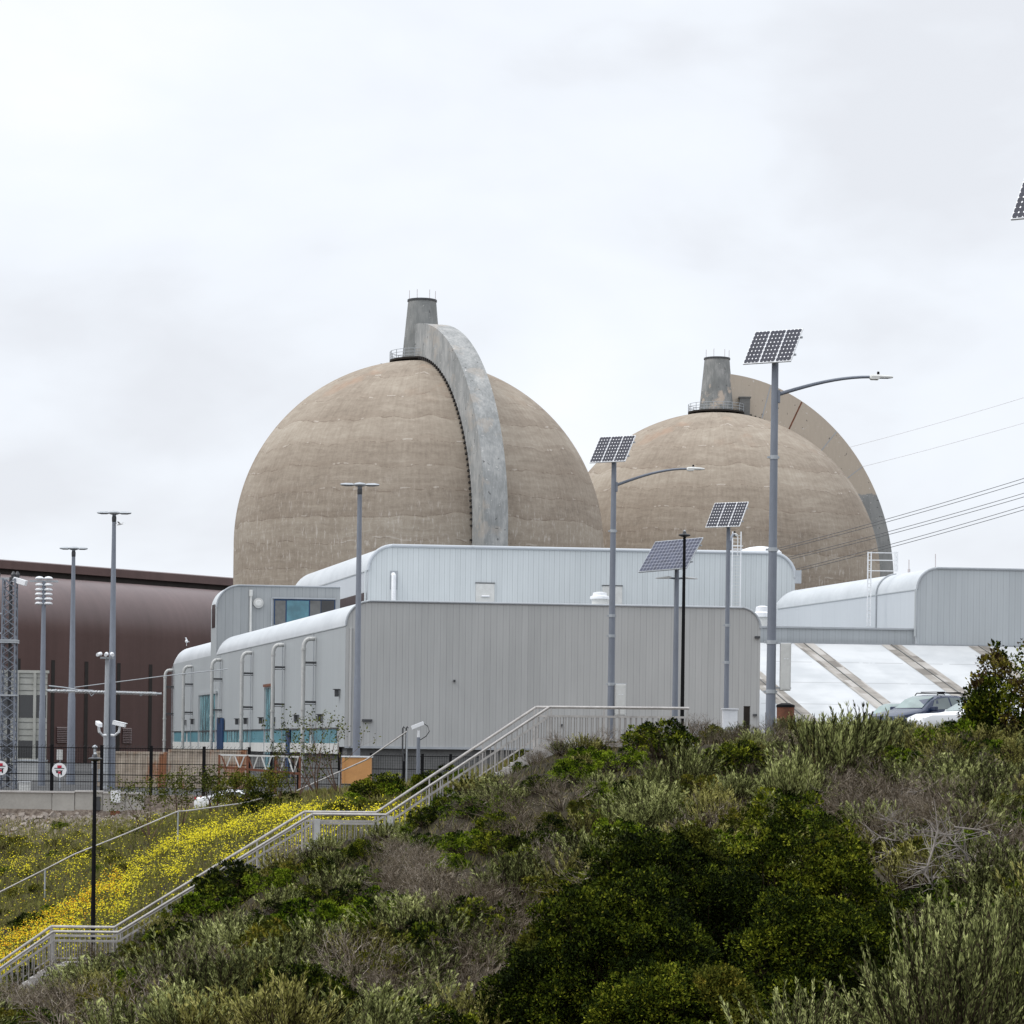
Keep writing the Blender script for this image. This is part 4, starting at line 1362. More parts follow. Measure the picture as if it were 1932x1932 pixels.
# white roadside cabinet at the foot of the small lamp
c = P(1377, 1371, 112)
mb = MB().box(c.x - .30, c.x + .32, 112, 112.5, c.z - .6, c.z + .72)
rt = empty('utility_cabinet', c + Vector((0, 0.2, -.6)), 'small white utility cabinet in the brush at the foot of the smallest solar lamp', 'cabinet')
mb.build('body', 'white_paint', rt, bevel=.015)
MB().box(c.x - .34, c.x + .36, 111.95, 112.55, c.z + .722, c.z + .78).build('lid', 'white_paint', rt)

# twin-headed lamp carrying a blue solar array
D = 111
top = P(1277, 1076, D); zb = gz(top.x, D)
rt = empty('solar_array_lamp', (top.x, D, zb), 'twin-headed lamp post carrying a large blue solar array, beside the thin black post', 'street lamp')
pole = MB().tube([(top.x, D, zb - .3), (top.x, D, top.z + .35)], [0.135, 0.092], 16).build('pole', 'galvanised', rt, True)
W_ = Vector((1.93, -1.35, 0.10)); S_ = Vector((0.76, 1.08, 1.38))
fr_ = solar_panel_part(rt, P(1265.5, 1046, D) + Vector((0, .1, 0)), W_, S_, 1, 'poly_cells', 'galvanised_light', gap=0.02)
MB().bar((top.x, D, top.z), P(1265.5, 1050, D) + Vector((0, .2, 0)), .12).build('panel_bracket', 'dark_grey', rt)
zh = P(1275, 1091, D).z
for s_ in (-1, 1):
    mb = MB().tube([(top.x, D, zh - .02), (top.x + s_ * .32, D, zh + .02)], .04, 8)
    ar = mb.build('arm', 'galvanised', rt, True)
    mb = MB(); vs = []
    for t_, w_, h_ in ((.22, .08, .05), (.34, .15, .07), (.60, .16, .05), (.88, .09, .02)):
        for u_, v_ in ((-1, -.5), (1, -.5), (1, .2), (0, 1), (-1, .2)):
            vs.append((top.x + s_ * t_, D + w_ * u_, zh + .03 + h_ * v_ + (t_ - .2) * .06 * (-1)))
    mb.add(vs, [(i * 5 + j, i * 5 + (j + 1) % 5, (i + 1) * 5 + (j + 1) % 5, (i + 1) * 5 + j) for i in range(3) for j in range(5)] + [tuple(range(5)), tuple(range(15, 20))])
    mb.build('lamp_head', 'off_white', ar)


# thin black posts with a flat shade
def black_post(px, ytop, D, zb, r, label, cap=.25):
    t_ = P(px, ytop, D)
    rt = empty('black_lamp_post', (t_.x, D, zb), label, 'lamp post', 'thin black lamp posts')
    MB().tube([(t_.x, D, zb - .3), (t_.x, D, t_.z)], [r * 1.12, r * .75], 12).build('pole', 'black_metal', rt, True)
    sh = MB().lathe([(.06, -.1), (cap * .96, -.035), (cap, .0), (cap * .8, .02), (.08, .05), (.07, .11), (.03, .15)], t_, 24).build('lamp_shade', 'dark_grey', rt, True)
    MB().lathe([(.05, .11), (.055, .16), (.02, .2)], t_, 12).build('finial', 'galvanised_light', sh, True)


p_ = P(1291.5, 1009, 109); black_post(1291.5, 1009, 109, gz(p_.x, 109), .078, 'thin black lamp post with a flat round shade in front of the blue solar array')
p_ = P(179.5, 1431, 87); black_post(179.5, 1431, 87, gz(p_.x, 87) - .1, .075, 'thin black lamp post behind the lowest stair landing, before the flower bank', .24)


# ------------------------------------------------------------------ tall masts at the left
def mast(px, ytop, pxb, yb, D, r0, r1, name, label, cat, group=None):
    t_ = P(px, ytop, D); b_ = P(pxb, yb, D)
    zb = min(b_.z, -3.0) if D > 150 else b_.z
    rt = empty(name, (t_.x, D, zb), label, cat, group)
    H = t_.z
    pole = MB().tube([(t_.x, D, zb), (t_.x, D, zb + (H - zb) * .38), (t_.x, D, zb + (H - zb) * .385), (t_.x, D, H)], [r0, r0 * .86, r0 * .78, r1], 16).build('pole', 'galvanised', rt, True)
    return rt, pole, t_


def twin(rt, t_, D, half, zoff=0):
    hb_ = MB().lathe([(.10, -.62), (.14, -.55), (.15, -.30), (.10, -.08)], t_, 16).build('hub', 'dark_grey', rt, True)
    MB().lathe([(.20, -.10), (.36, -.04), (.38, .02), (.30, .10), (.05, .15)], t_, 20).build('hub_cap', 'galvanised_light', hb_, True)
    for s_ in (-1, 1):
        mb = MB(); vs = []
        for f, w_, h_ in ((.30, .10, .06), (.42, .24, .10), (.75, .32, .10), (.95, .22, .06), (1.0, .08, .03)):
            for u_, v_ in ((-1, -.3), (-.4, -1), (.4, -1), (1, -.3), (.5, .8), (-.5, .8)):
                vs.append((t_.x + s_ * half * f, D + w_ * u_, t_.z + .02 + h_ * v_))
        mb.add(vs, [(i * 6 + j, i * 6 + (j + 1) % 6, (i + 1) * 6 + (j + 1) % 6, (i + 1) * 6 + j) for i in range(4) for j in range(6)] + [tuple(range(6)), tuple(range(24, 30))])
        mb.build('lamp_head', 'galvanised_light', rt, True)


G = 'twin-headed light masts around the plant'
rt, pole, t_ = mast(679, 915, 670, 1432, 156, .235, .13, 'light_mast', 'twin-headed light mast before the corner of the long grey hall', 'light mast', G)
twin(rt, t_, 156, 1.15)
rt, pole, t_ = mast(215.5, 968, 207, 1488, 170, .29, .12, 'light_mast', 'tallest twin-headed light mast at the left, carrying two white security cameras low down', 'light mast', G)
twin(rt, t_, 170, 1.10)
# slimmer second shaft with camera cluster on it
zc_ = P(204, 1237, 170)
sh = MB().tube([(zc_.x, 169.6, -3), (zc_.x, 169.6, zc_.z - .1)], [.20, .12], 12).build('camera_pole', 'galvanised_light', rt, True)
for dx_ in (-.36, 0.03, .36):
    mb = MB().tube([(zc_.x + dx_, 169.2, zc_.z + .08), (zc_.x + dx_ * 1.35, 168.7, zc_.z)], [.13, .11], 10)
    mb.build('camera', 'white_paint', sh, True)
MB().box(zc_.x - .4, zc_.x + .4, 169.3, 169.6, zc_.z - .22, zc_.z - .1).build('camera_bracket', 'galvanised_light', sh)
rt2, pole, t_ = mast(139, 1035, 131, 1488, 185, .30, .12, 'light_mast', 'shorter twin-headed light mast in front of the brown hall, between two others', 'light mast', G)
twin(rt2, t_, 185, 0.98)
# bent-arm cameras
for s_, label in ((-1, 'white security camera on a curved bracket, left side of the tallest mast'), (1, 'white security camera on a curved bracket, right side of the tallest mast')):
    cpx = P(205 + s_ * 4, 1387, 169.2)
    e = P(206 + s_ * 20, 1369, 168.9)
    pts = [cpx, cpx + Vector((s_ * .25, 0, -.02)), Vector((e.x - s_ * .05, e.y, cpx.z + .2)), Vector((e.x, e.y, e.z - .05))]
    c_ = empty('security_camera', cpx, label, 'security camera', 'cameras on the tallest mast')
    MB().tube(pts, .085, 8).build('bracket', 'white_paint', c_, True)
    if s_ > 0:
        mb = MB().obox(e + Vector((-.02, -.1, .10)), (1, -.3, -.22), (.3, 1, 0), (0.2, 0, 1), .44, .12, .13)
        mb.obox(e + Vector((.05, -.1, .22)), (1, -.3, -.22), (.3, 1, 0), (0.2, 0, 1), .46, .15, .02)
    else:
        mb = MB().obox(e + Vector((.05, -.2, .10)), (.5, -1, -.3), (1, .5, 0), (0, 0.2, 1), .32, .14, .13)
    mb.build('housing', 'white_paint', c_, bevel=.02)

# flood mast with rows of white disc lights
rt, pole, t_ = mast(83, 1097, 76, 1492, 178, .25, .13, 'floodlight_mast', 'mast with stacked rows of white disc floodlights and a crossbar at its top', 'light mast')
MB().box(t_.x - .95, t_.x + .95, 177.9, 178.1, t_.z - .05, t_.z + .07).build('crossbar', 'galvanised_light', rt)
for i, q in enumerate((1089, 1104, 1115, 1126, 1135, 1144 - 8 + 2, )):
    pass
for q in (1091, 1103.5, 1112.5, 1121, 1130, 1138.5):
    for s_ in (-1, 1):
        c = P(83, q, 178); c.x = t_.x + s_ * .30
        MB().lathe([(.06, -.10), (.28, -.06), (.30, .0), (.2, .09), (.05, .13)], c, 16).build('floodlight', 'white_paint', rt, True)

# lattice tower
D = 165
bx = P(14, 1490, D).x; ht = P(17, 1092, D).z
rt = empty('lattice_tower', (bx, D, -3), 'slender grey lattice tower at the far left edge with a camera on top', 'tower')
hw0, hw1 = .47, .38
mb = MB(); mb2 = MB()
nb = 22
ztop = ht
for (sx, sy) in ((-1, -1), (1, -1), (1, 1), (-1, 1)):
    mb.bar((bx + sx * hw0, D + sy * hw0, -3), (bx + sx * hw1, D + sy * hw1, ztop), .085)
mb.build('corner_post', 'galvanised', rt)
for i in range(nb):
    za = -3 + (ztop + 3) * i / nb; zb_ = -3 + (ztop + 3) * (i + 1) / nb
    wa = hw0 + (hw1 - hw0) * i / nb; wb = hw0 + (hw1 - hw0) * (i + 1) / nb
    for ax in (0, 1):
        for s_ in (-1, 1):
            for q in (-1, 1):
                if ax == 0: mb2.bar((bx - q * wa, D + s_ * wa, za), (bx + q * wb, D + s_ * (wa + wb) / 2, zb_), .05)
                else: mb2.bar((bx + s_ * wa, D - q * wa, za), (bx + s_ * (wa + wb) / 2, D, zb_), .05)
mb2.build('bracing', 'galvanised', rt)
mb = MB()
zf = P(14, 1212, D).z
for z_ in (zf, zf + .12, P(14, 1312, D).z): mb.box(bx - .52, bx + .52, D - .52, D + .52, z_ - .05, z_ + .05)
mb.build('flange', 'galvanised_light', rt)
MB().tube([(bx + .02, D, -2.9), (bx + .05, D, ztop + .1)], .11, 8).build('cable_riser', 'dark_grey', rt)
MB().box(bx - .62, bx + .62, D - .06, D + .06, ztop - .05, ztop + .07).build('head_bar', 'galvanised_light', rt)
for q in (1158, 1195): 
    z_ = P(0, q, D).z; MB().bar((bx - .4, D - .4, z_), (bx - 2.4, D - .4, z_ - .1), .09).build('side_arm', 'galvanised_light', rt)
for dx_ in (-.75, .2, .45): MB().lathe([(.12, -.1), (.16, .12), (.05, .32)], (bx + dx_, D, ztop + .15), 8).build('antenna', 'dark_grey', rt)
c = P(38, 1097, D - .3)
cm = empty('security_camera', c, 'white security camera looking right from the top of the lattice tower', 'security camera')
MB().obox(c, (1, -.3, -.30), (.3, 1, 0), (.3, 0, 1), .44, .15, .17).build('housing', 'white_paint', cm, bevel=.02)
MB().bar(c + Vector((-.2, 0, -.1)), (bx + .3, D, ztop), .09).build('bracket', 'galvanised_light', cm)

# festooned cable run hung between masts
D = 172
rt = empty('cable_run', P(90, 1306, D), 'rough grey hanging cable run strung across the brown hall', 'cable')
rnd = random.Random(5)
pts = []
for i in range(75):
    t_ = i / 74; p = P(88 + 217 * t_, 1302.5 + 6 * t_ + rnd.uniform(-.7, .7), D); pts.append(p)
MB().tube(pts, [.06 + .05 * rnd.random() * (1 - .5 * i / 74) for i in range(75)], 6).build('main_cable', 'galvanised_light', rt)
mb = MB()
for i in range(70):
    p = P(92 + 200 * i / 69, 1303 + 5.5 * i / 69, D)
    mb.tube([p + Vector((0, .1, .1)), p + Vector((.06, -.1, -.02)), p + Vector((.12, .0, -.13))], .022, 4)
mb.build('cable_tie', 'off_white', rt)
mb = MB().tube([P(92, 1294, D), P(120, 1297, D), P(150, 1302, D), P(175, 1303, D)], .05, 5)
mb.tube([P(140, 1297, D + 5), P(305, 1276, D + 5), P(430, 1262, D + 5)], .03, 4)
mb.build('slack_cable', 'trim_metal', rt)
for q in (173, 266):
    MB().tube([P(q - 6, 1306, D), P(q, 1313, D), P(q + 6, 1307, D)], .04, 5).build('cable_loop', 'galvanised_light', rt)

# ------------------------------------------------------------------ yard: containers, wall, fence, signs
def container(x0, x1, D, ztop, label, rusty=True):
    X0, X1 = P(x0, 1450, D).x, P(x1, 1450, D).x
    rt = empty('storage_container', ((X0 + X1) / 2, D, -3), label, 'container', 'tan containers in the yard')
    mb = MB(); n_ = int((X1 - X0) / .14); vs = []
    for i in range(n_ + 1):
        x = X0 + (X1 - X0) * i / n_; y = D + (0 if i % 4 < 2 else .05)
        vs += [(x, y, -2.95), (x, y, ztop - .12)]
    mb.add(vs, [(2 * i, 2 * i + 2, 2 * i + 3, 2 * i + 1) for i in range(n_)])
    mb.box(X0, X1, D + .07, D + 2.4, -2.96, ztop - .1)
    mb.build('wall', 'container_tan', rt)
    mb = MB().box(X0 - .03, X1 + .03, D - .03, D + 2.44, ztop - .14, ztop); mb.box(X0 - .03, X0 + .12, D - .03, D + .06, -2.95, ztop - .143); mb.box(X1 - .12, X1 + .03, D - .03, D + .06, -2.95, ztop - .143)
    mb.build('frame', 'container_tan', rt)


container(181, 312, 176, P(240, 1418, 176).z, 'rust-streaked tan container standing behind the tallest light mast')
container(318, 463, 174, P(380, 1414, 174).z, 'paler tan container behind the tree saplings, right of the rusty one')
# grey equipment shed under the lattice tower side
c = P(40, 1452, 200)
rt = empty('equipment_shed', (c.x, 200, -3), 'low ribbed grey equipment shed in front of the pale office block', 'shed')
MB().box(P(28, 1430, 200).x, P(72, 1430, 200).x, 200, 204, -3, P(50, 1436, 200).z).build('wall', 'siding_front', rt)
MB().box(P(27, 1430, 200).x, P(73, 1430, 200).x, 199.9, 204.1, P(50, 1436, 200).z + .003, P(50, 1434, 200).z).build('roof', 'trim_metal', rt)
# white box on a post near the office
c = P(112, 1424, 168)
rt = empty('junction_cabinet', (c.x, 168, -3), 'white electrical cabinet on a post beside the floodlight mast', 'cabinet')
MB().box(c.x - .17, c.x + .17, 168, 168.25, c.z - .33, c.z + .33).build('box', 'off_white', rt)
MB().box(c.x - .05, c.x + .05, 168.26, 168.36, -3, c.z + .33).build('post', 'galvanised_light', rt)
c = P(38, 1484, 158)
rt = empty('ground_cabinet', (c.x, 158, -3), 'low pale cabinet on the ground behind the retaining wall at the far left', 'cabinet')
MB().box(c.x - .1, c.x + .55, 158, 158.6, -2.99, c.z + .25).build('body', 'off_white', rt, bevel=.02)
MB().box(c.x - .13, c.x + .58, 157.96, 158.64, c.z + .253, c.z + .32).build('lid', 'white_paint', rt)

# retaining wall of concrete panels
DW = 149.6
X0, X1 = -34, P(272, 1500, DW).x
rt = empty('retaining_wall', ((X0 + X1) / 2, DW, -4.2), 'low grey concrete retaining wall below the yard fence', 'wall')
edges = [X0, P(-60, 0, DW).x, P(98, 1500, DW).x, P(141, 1500, DW).x, P(194, 1500, DW).x, P(236, 1500, DW).x, X1]
zt = P(60, 1492, DW).z
for i in range(len(edges) - 1):
    a, b = edges[i], edges[i + 1]
    if b - a < .1: continue
    h = zt + (.06 if i == 3 else 0) - (.02 if i > 4 else 0)
    MB().box(a + .018, b - .018, DW + (.02 if i % 2 else 0), DW + .35, -5.2, h - .10).build('wall_panel', 'concrete_pale', rt)
    MB().box(a + .004, b - .004, DW - .06, DW + .37, h - .098, h).build('coping', 'concrete_step', rt)
c = P(184, 1508, DW - .1)
MB().box(c.x - .14, c.x + .16, DW - .09, DW - .003, c.z - .62, c.z + .15).build('drain_panel', 'dark_grey', rt)
# notice and small pipe stubs on it
c = P(218, 1503, DW - .2)
rt = empty('notice_board', c + Vector((0, 0, -.8)), 'small white notice on a post against the retaining wall', 'sign')
MB().box(c.x - .27, c.x + .27, c.y - .02, c.y + .02, c.z - .34, c.z + .34).build('board', 'white_paint', rt, bevel=.01)
MB().bar(c + Vector((0, .05, -1.1)), c + Vector((0, .05, 0)), .06).build('post', 'rail_metal', rt)
MB().box(c.x - .27, c.x + .24, c.y - .1, c.y + .1, c.z - 1.05, c.z - .80).build('foot_block', 'rust', rt)

# mesh security fence with black posts
DF = 151.0


def fence(px0, px1, posts, label, D=DF, zt_py=1411, zb=-3.0):
    X0, X1 = P(px0, 1450, D).x, P(px1, 1450, D).x
    zt = P(200, zt_py, D).z
    rt = empty('security_fence', ((X0 + X1) / 2, D, zb), label, 'fence', 'security fence panels in the yard')
    n_ = int((X1 - X0) / .14)
    wires = []
    xs = np.linspace(X0, X1, n_ + 1)
    p0 = np.stack([xs, np.full_like(xs, D), np.full_like(xs, zb)], 1); p1 = p0.copy(); p1[:, 2] = zt
    zzs = np.arange(zb + .2, zt, .16)
    h0 = np.stack([np.full_like(zzs, X0), np.full_like(zzs, D + .006), zzs], 1); h1 = h0.copy(); h1[:, 0] = X1
    a = np.concatenate([p0, h0]); b = np.concatenate([p1, h1])
    r = np.concatenate([np.full(n_ + 1, .009), np.full(len(zzs), .004)])
    Q = seg_quads(a, b, r, r) - np.array([(X0 + X1) / 2, D, zb])
    quads_obj('mesh_panel', Q, ['black_metal'], rt)
    mb = MB()
    for f in (.985, .66, .42, .27): mb.bar((X0, D - .02, zb + (zt - zb) * f), (X1, D - .02, zb + (zt - zb) * f), .045)
    mb.build('fence_rail', 'black_metal', rt)
    for q in posts:
        X = P(q, 1450, D).x
        MB().box(X - .085, X + .085, D - .12, D + .03, zb, zt + .12).build('post', 'black_metal', rt)
    # barbed strands along the top
    mb = MB(); x = X0
    while x < X1:
        mb.bar((x, D - .05, zt + .02), (x + .1, D - .05, zt + .13), .02); x += .22
    mb.build('barbed_top', 'dark_grey', rt)


fence(-25, 470, (-15, 98, 192, 285, 385, 470), 'black mesh security fence along the top of the retaining wall', zt_py=1410)
fence(474, 905, (512, 563, 640, 700, 762, 797, 850), 'black mesh security fence in front of the base of the long grey hall', D=158, zt_py=1418)


def no_entry(px, py, D, label):
    c = P(px, py, D)
    rt = empty('warning_sign', c + Vector((0, 0, -.4)), label, 'sign', 'round white warning signs on the fence')
    MB().tube([c + Vector((0, 0, 0)), c + Vector((0, -.03, 0))], .41, 28).build('disc', 'white_paint', rt)
    mb = MB()
    mb.box(c.x - .28, c.x + .28, c.y - .042, c.y - .032, c.z + .085, c.z + .125)
    mb.box(c.x - .22, c.x + .20, c.y - .042, c.y - .032, c.z - .045, c.z - .01)
    mb.box(c.x - .17, c.x - .08, c.y - .042, c.y - .032, c.z - .16, c.z - .05)
    mb.box(c.x + .08, c.x + .15, c.y - .042, c.y - .032, c.z - .28, c.z - .05)
    mb.box(c.x - .07, c.x - .03, c.y - .042, c.y - .032, c.z - .40, c.z - .22)
    mb.build('dark_marks', 'black_metal', rt)
    mb = MB()
    mb.box(c.x - .11, c.x + .13, c.y - .045, c.y - .033, c.z + .13, c.z + .27)
    mb.box(c.x - .07, c.x + .075, c.y - .045, c.y - .033, c.z - .20, c.z - .075)
    mb.build('red_marks', 'sign_red', rt)


no_entry(112, 1453, DF - .2, 'round white sign with red marks on the fence, right of the floodlight mast')
no_entry(1, 1449, DF - .2, 'round white sign with red marks, half out of view at the left edge')
# camera post with grey cabinets behind the thin black post
D = 153
b = P(178, 1490, D)
rt = empty('equipment_post', (b.x, D, -3), 'stout grey post with a round cap and equipment boxes behind the fence', 'post')
MB().tube([(b.x, D, -3), (b.x, D, P(178, 1424, D).z)], .15, 12).build('pole', 'galvanised', rt, True)
MB().tube([(b.x, D, P(178, 1424, D).z), (b.x, D, P(178, 1412, D).z)], .085, 10).build('neck', 'galvanised_light', rt, True)
MB().lathe([(.05, -.12), (.15, -.03), (.15, .05), (.04, .14)], (b.x, D, P(178, 1410, D).z), 14).build('cap', 'galvanised_light', rt, True)
for dx_, y0, y1 in ((.35, 1451, 1475), (.62, 1456, 1482), (-.02, 1436, 1450)):
    MB().box(b.x + dx_ - .13, b.x + dx_ + .15, D - .25, D - .15, P(178, y1, D).z, P(178, y0, D).z).build('equipment_box', 'trim_metal', rt)

# steel truss lying in the yard
D = 147
rt = empty('steel_truss', P(480, 1470, D), 'white and rust-red steel truss frame behind the tree saplings', 'truss')
a0, a1 = P(414, 1424, D), P(566, 1428, D)
b0, b1 = P(414, 1447, D), P(566, 1460, D)
MB().bar(a0, a1, .09).build('top_chord', 'off_white', rt)
MB().bar(b0, b1, .13).build('bottom_chord', 'rust', rt)
for i in range(6):
    t0, t1 = i / 6, (i + .5) / 6; t2 = (i + 1) / 6
    MB().bar(a0.lerp(a1, t0 + .02), b0.lerp(b1, t1), .07).build('diagonal', 'off_white' if i % 2 else 'rust', rt)
    MB().bar(b0.lerp(b1, t1), a0.lerp(a1, t2 - .02), .07).build('diagonal', 'pipe_grey', rt)
for t_ in (0, .35, .7, 1):
    p = a0.lerp(a1, t_); MB().bar(p, (p.x, p.y, gz(p.x, D) - .1), .12).build('leg', 'rust', rt)
# low concrete block wall right of the yard opening
c = P(290, 1420, 153)

# orange box
D = 128
x0, x1 = P(645, 1440, D).x, P(700, 1440, D).x
z0, z1 = P(670, 1463, D).z, P(670, 1429, D).z
rt = empty('orange_crate', ((x0 + x1) / 2, D, z0), 'orange plywood box with a white lid above the green bushes', 'box')
MB().box(x0, x1, D, D + .9, z0 - .4, z1).build('body', 'orange_box', rt)
MB().box(x0 - .03, x1 + .05, D - .04, D + .94, z1 + .003, z1 + .075).build('lid', 'white_paint', rt)
MB().box(x0 + .05, x0 + .13, D - .03, D - .003, z0 - .4, z1 - .003).build('corner_batten', 'orange_box', rt)
# cctv on short post
D = 132
b = P(789, 1430, D)
rt = empty('security_camera', (b.x, D, gz(b.x, D)), 'white security camera on a short post in front of the long grey hall', 'security camera')
MB().tube([(b.x, D, gz(b.x, D) - .3), (b.x, D, P(788, 1391, D).z)], [.10, .09], 10).build('post', 'galvanised', rt, True)
MB().tube([(b.x, D, P(788, 1391, D).z), (b.x, D, P(788, 1378, D).z)], .075, 10).build('neck', 'white_paint', rt, True)
c = P(788, 1369, D)
MB().obox(c, (1, .1, .42), (0, 1, 0), (-.42, 0, 1), .33, .10, .10).build('housing', 'white_paint', rt, bevel=.015)
MB().tube([P(799, 1365, D), P(807, 1370, D), P(810, 1380, D), P(804, 1389, D), P(793, 1396, D)], .022, 6).build('cable', 'black_metal', rt, True)
# pair of dark conduits by the top of the handrail
rt = empty('conduit_riser', P(765, 1435, 131), 'two dark hooked conduit pipes beside the upper end of the thin handrail', 'conduit')
for q in (760, 766.5):
    MB().tube([P(q + 2, 1436, 131), P(q - .5, 1412, 131), P(q, 1374, 131), P(q + 2, 1371, 131), P(q + 4, 1374, 131)], .045, 6).build('conduit', 'dark_grey', rt, True)

# gull in flight
c = P(226, 989, 160)
mb = MB()
mb.tube([c + Vector((-.18, 0, -.06)), c + Vector((0, 0, 0)), c + Vector((.2, 0, .02))], [.02, .06, .02], 6)
mb.add([c + Vector(v) for v in ((-.05, -.1, .02), (.08, -.1, .02), (.0, -.5, .12), (-.1, -.45, .12))], [(0, 1, 2, 3)])
mb.add([c + Vector(v) for v in ((-.1, .05, .02), (-.22, .02, .1), (-.45, .2, -.16), (-.2, .25, .10))], [(0, 1, 2, 3)])
mb.add([c + Vector(v) for v in ((.05, .05, .02), (.2, .02, .12), (.42, .2, .02), (.2, .25, .14))], [(0, 1, 2, 3)])
rooted('gull', mb, 'gull', c, 'small gull flying just right of the tallest light mast', 'bird')
c = P(352, 1212, 270)
mb = MB().lathe([(.03, -.05), (.13, 0), (.16, .14), (.06, .3), (.01, .4)], c, 10)
mb.tube([c + Vector((0, 0, .24)), c + Vector((-.07, 0, .45)), c + Vector((-.16, 0, .47))], [.07, .075, .02], 8)
mb.bar(c + Vector((.0, 0, -.35)), c + Vector((0, 0, 0)), .04); mb.bar(c + Vector((.05, 0, .12)), c + Vector((.3, 0, .05)), .06)
rooted('gull', mb, 'white_paint', c, 'white gull perched on the far end of the long hall roof', 'bird', smooth=True)

# ------------------------------------------------------------------ stairs, railings
def baluster_run(rt, a, b, h_top, n):
    """balusters between two floor points below rail line a-b"""
    proto = None
    for i in range(n):
        p = a.lerp(b, (i + .5) / n)
        if proto is None:
            proto = MB().box(-.017, .017, -.017, .017, -.98, -.31).build('baluster', 'rail_metal_shaded')
            proto.parent = rt; o = proto
        else:
            o = proto.copy(); COL.objects.link(o); o.parent = rt
        o.location = p - rt.location


def railing(pts, label, double=False):
    pts = [Vector(p) for p in pts]
    base = pts[0] + Vector((0, 0, -1.05))
    rt = empty('stair_railing', base, label, 'railing', 'metal railings of the hillside stairs')
    mb = MB(); mb.tube(pts, .042, 8); mb.build('handrail', 'rail_metal', rt, True)
    mb = MB()
    for dz, w in ((-.28, .065), (-.99, .045)):
        for p, q in zip(pts[:-1], pts[1:]): mb.bar(p + Vector((0, 0, dz)), q + Vector((0, 0, dz)), w)
    mb.build('rail', 'rail_metal', rt)
    total = sum((q - p).length for p, q in zip(pts[:-1], pts[1:]))
    for p, q in zip(pts[:-1], pts[1:]):
        n_ = max(2, int(abs(q.x - p.x) / .165))
        baluster_run(rt, p, q, 1, n_)
        m = max(1, round((q - p).length / 1.8))
        for i in range(m + 1):
            if i == m and q != pts[-1]: continue
            c = p.lerp(q, min(max(i / m, .012), .988))
            MB().box(c.x - .024, c.x + .024, c.y - .024, c.y + .024, c.z - 1.35, c.z - .02).build('post', 'rail_metal', rt)
    return rt


DN, DFa = 81.5, 83.7
path = [(-150, 1921), (-2, 1829), (101, 1757.5), (223, 1759), (590, 1536), (728, 1537.5), (1037, 1334), (1300, 1336.5)]
names = ['bottom flight', 'bottom flight', 'lowest landing', 'lower flight', 'middle landing', 'upper flight', 'top landing']
segs = [(0, 2, 'bottom flight of the stairs'), (2, 3, 'lowest stair landing'), (3, 4, 'lower long flight of the stairs'), (4, 5, 'middle stair landing'), (5, 6, 'upper long flight of the stairs'), (6, 7, 'top stair landing')]
near = [P(x, y, DN) for x, y in path]
far = [P(x, y, DN) + Vector((-0.40, 1.9, 0)) for x, y in path]
for p, q in zip(near, far): q.z = p.z + .02
for i, j, nm in segs:
    railing(near[i:j + 1], 'near side metal railing of the %s' % nm)
    railing(far[i:j + 1], 'far side metal railing of the %s' % nm)
# concrete stairs
rt = empty('concrete_stairs', near[5] + Vector((0, 1, -1.1)), 'pale concrete stairway climbing the brushy hillside', 'stairs')
for i, j, nm in [(0, 1, ''), (1, 2, '')] + [s for s in segs[1:]]:
    a, b = near[i], near[j]
    flat = abs(b.z - a.z) < .25
    if flat:
        MB().box(a.x - .2, b.x + .2, DN - .12, DN + 2.1, a.z - 1.65, a.z - 1.08).build('landing', 'concrete_step', rt)
    else:
        n_ = max(2, round((b.z - a.z) / .165)); mb = MB()
        for k in range(n_):
            x0 = a.x + (b.x - a.x) * k / n_; x1 = a.x + (b.x - a.x) * (k + 1) / n_
            z_ = a.z + (b.z - a.z) * (k + 1) / n_ - 1.08
            mb.box(x0, x1 - .001, DN - .1, DN + 2.08, z_ - .45, z_)
        mb.build('flight', 'concrete_step', rt)
# broad metal newel at the middle landing and one at its right end
for px, y0, y1 in ((599, 1545, 1592), (737, 1540, 1566)):
    p = P(px, y0, DN - .02); q = P(px, y1, DN)
    MB().box(p.x - .09, p.x + .09, DN - .16, DN - .06, q.z - .3, p.z).build('newel', 'pipe_grey', rt)

# thin lower handrail through the flowers
def thin_rail(pts, posts, label, D):
    ps = [P(x, y, d) for x, y, d in pts]
    rt = empty('path_handrail', ps[0], label, 'handrail', 'thin handrails on the flower bank')
    MB().tube(ps, .034, 8).build('handrail', 'rail_metal', rt, True)
    for px, py, d in posts:
        p = P(px, py, d); MB().tube([(p.x, p.y, gz(p.x, p.y) - .2), (p.x, p.y, p.z)], .036, 8).build('post', 'galvanised_light', rt, True)


thin_rail([(-60, 1716, 112), (0, 1683, 112), (86, 1640, 112), (140, 1612, 112), (235, 1574, 113), (335, 1531, 114), (352, 1530, 115), (455, 1516, 120), (520, 1500, 122)],
          [(85, 1641, 112), (336, 1531, 114)], 'thin metal handrail running up between the two flower banks', 112)
thin_rail([(560, 1492, 126), (690, 1434, 126), (768, 1380, 126)], [(768, 1380, 126), (640, 1456, 126)], 'thin metal handrail rising in front of the orange box', 126)

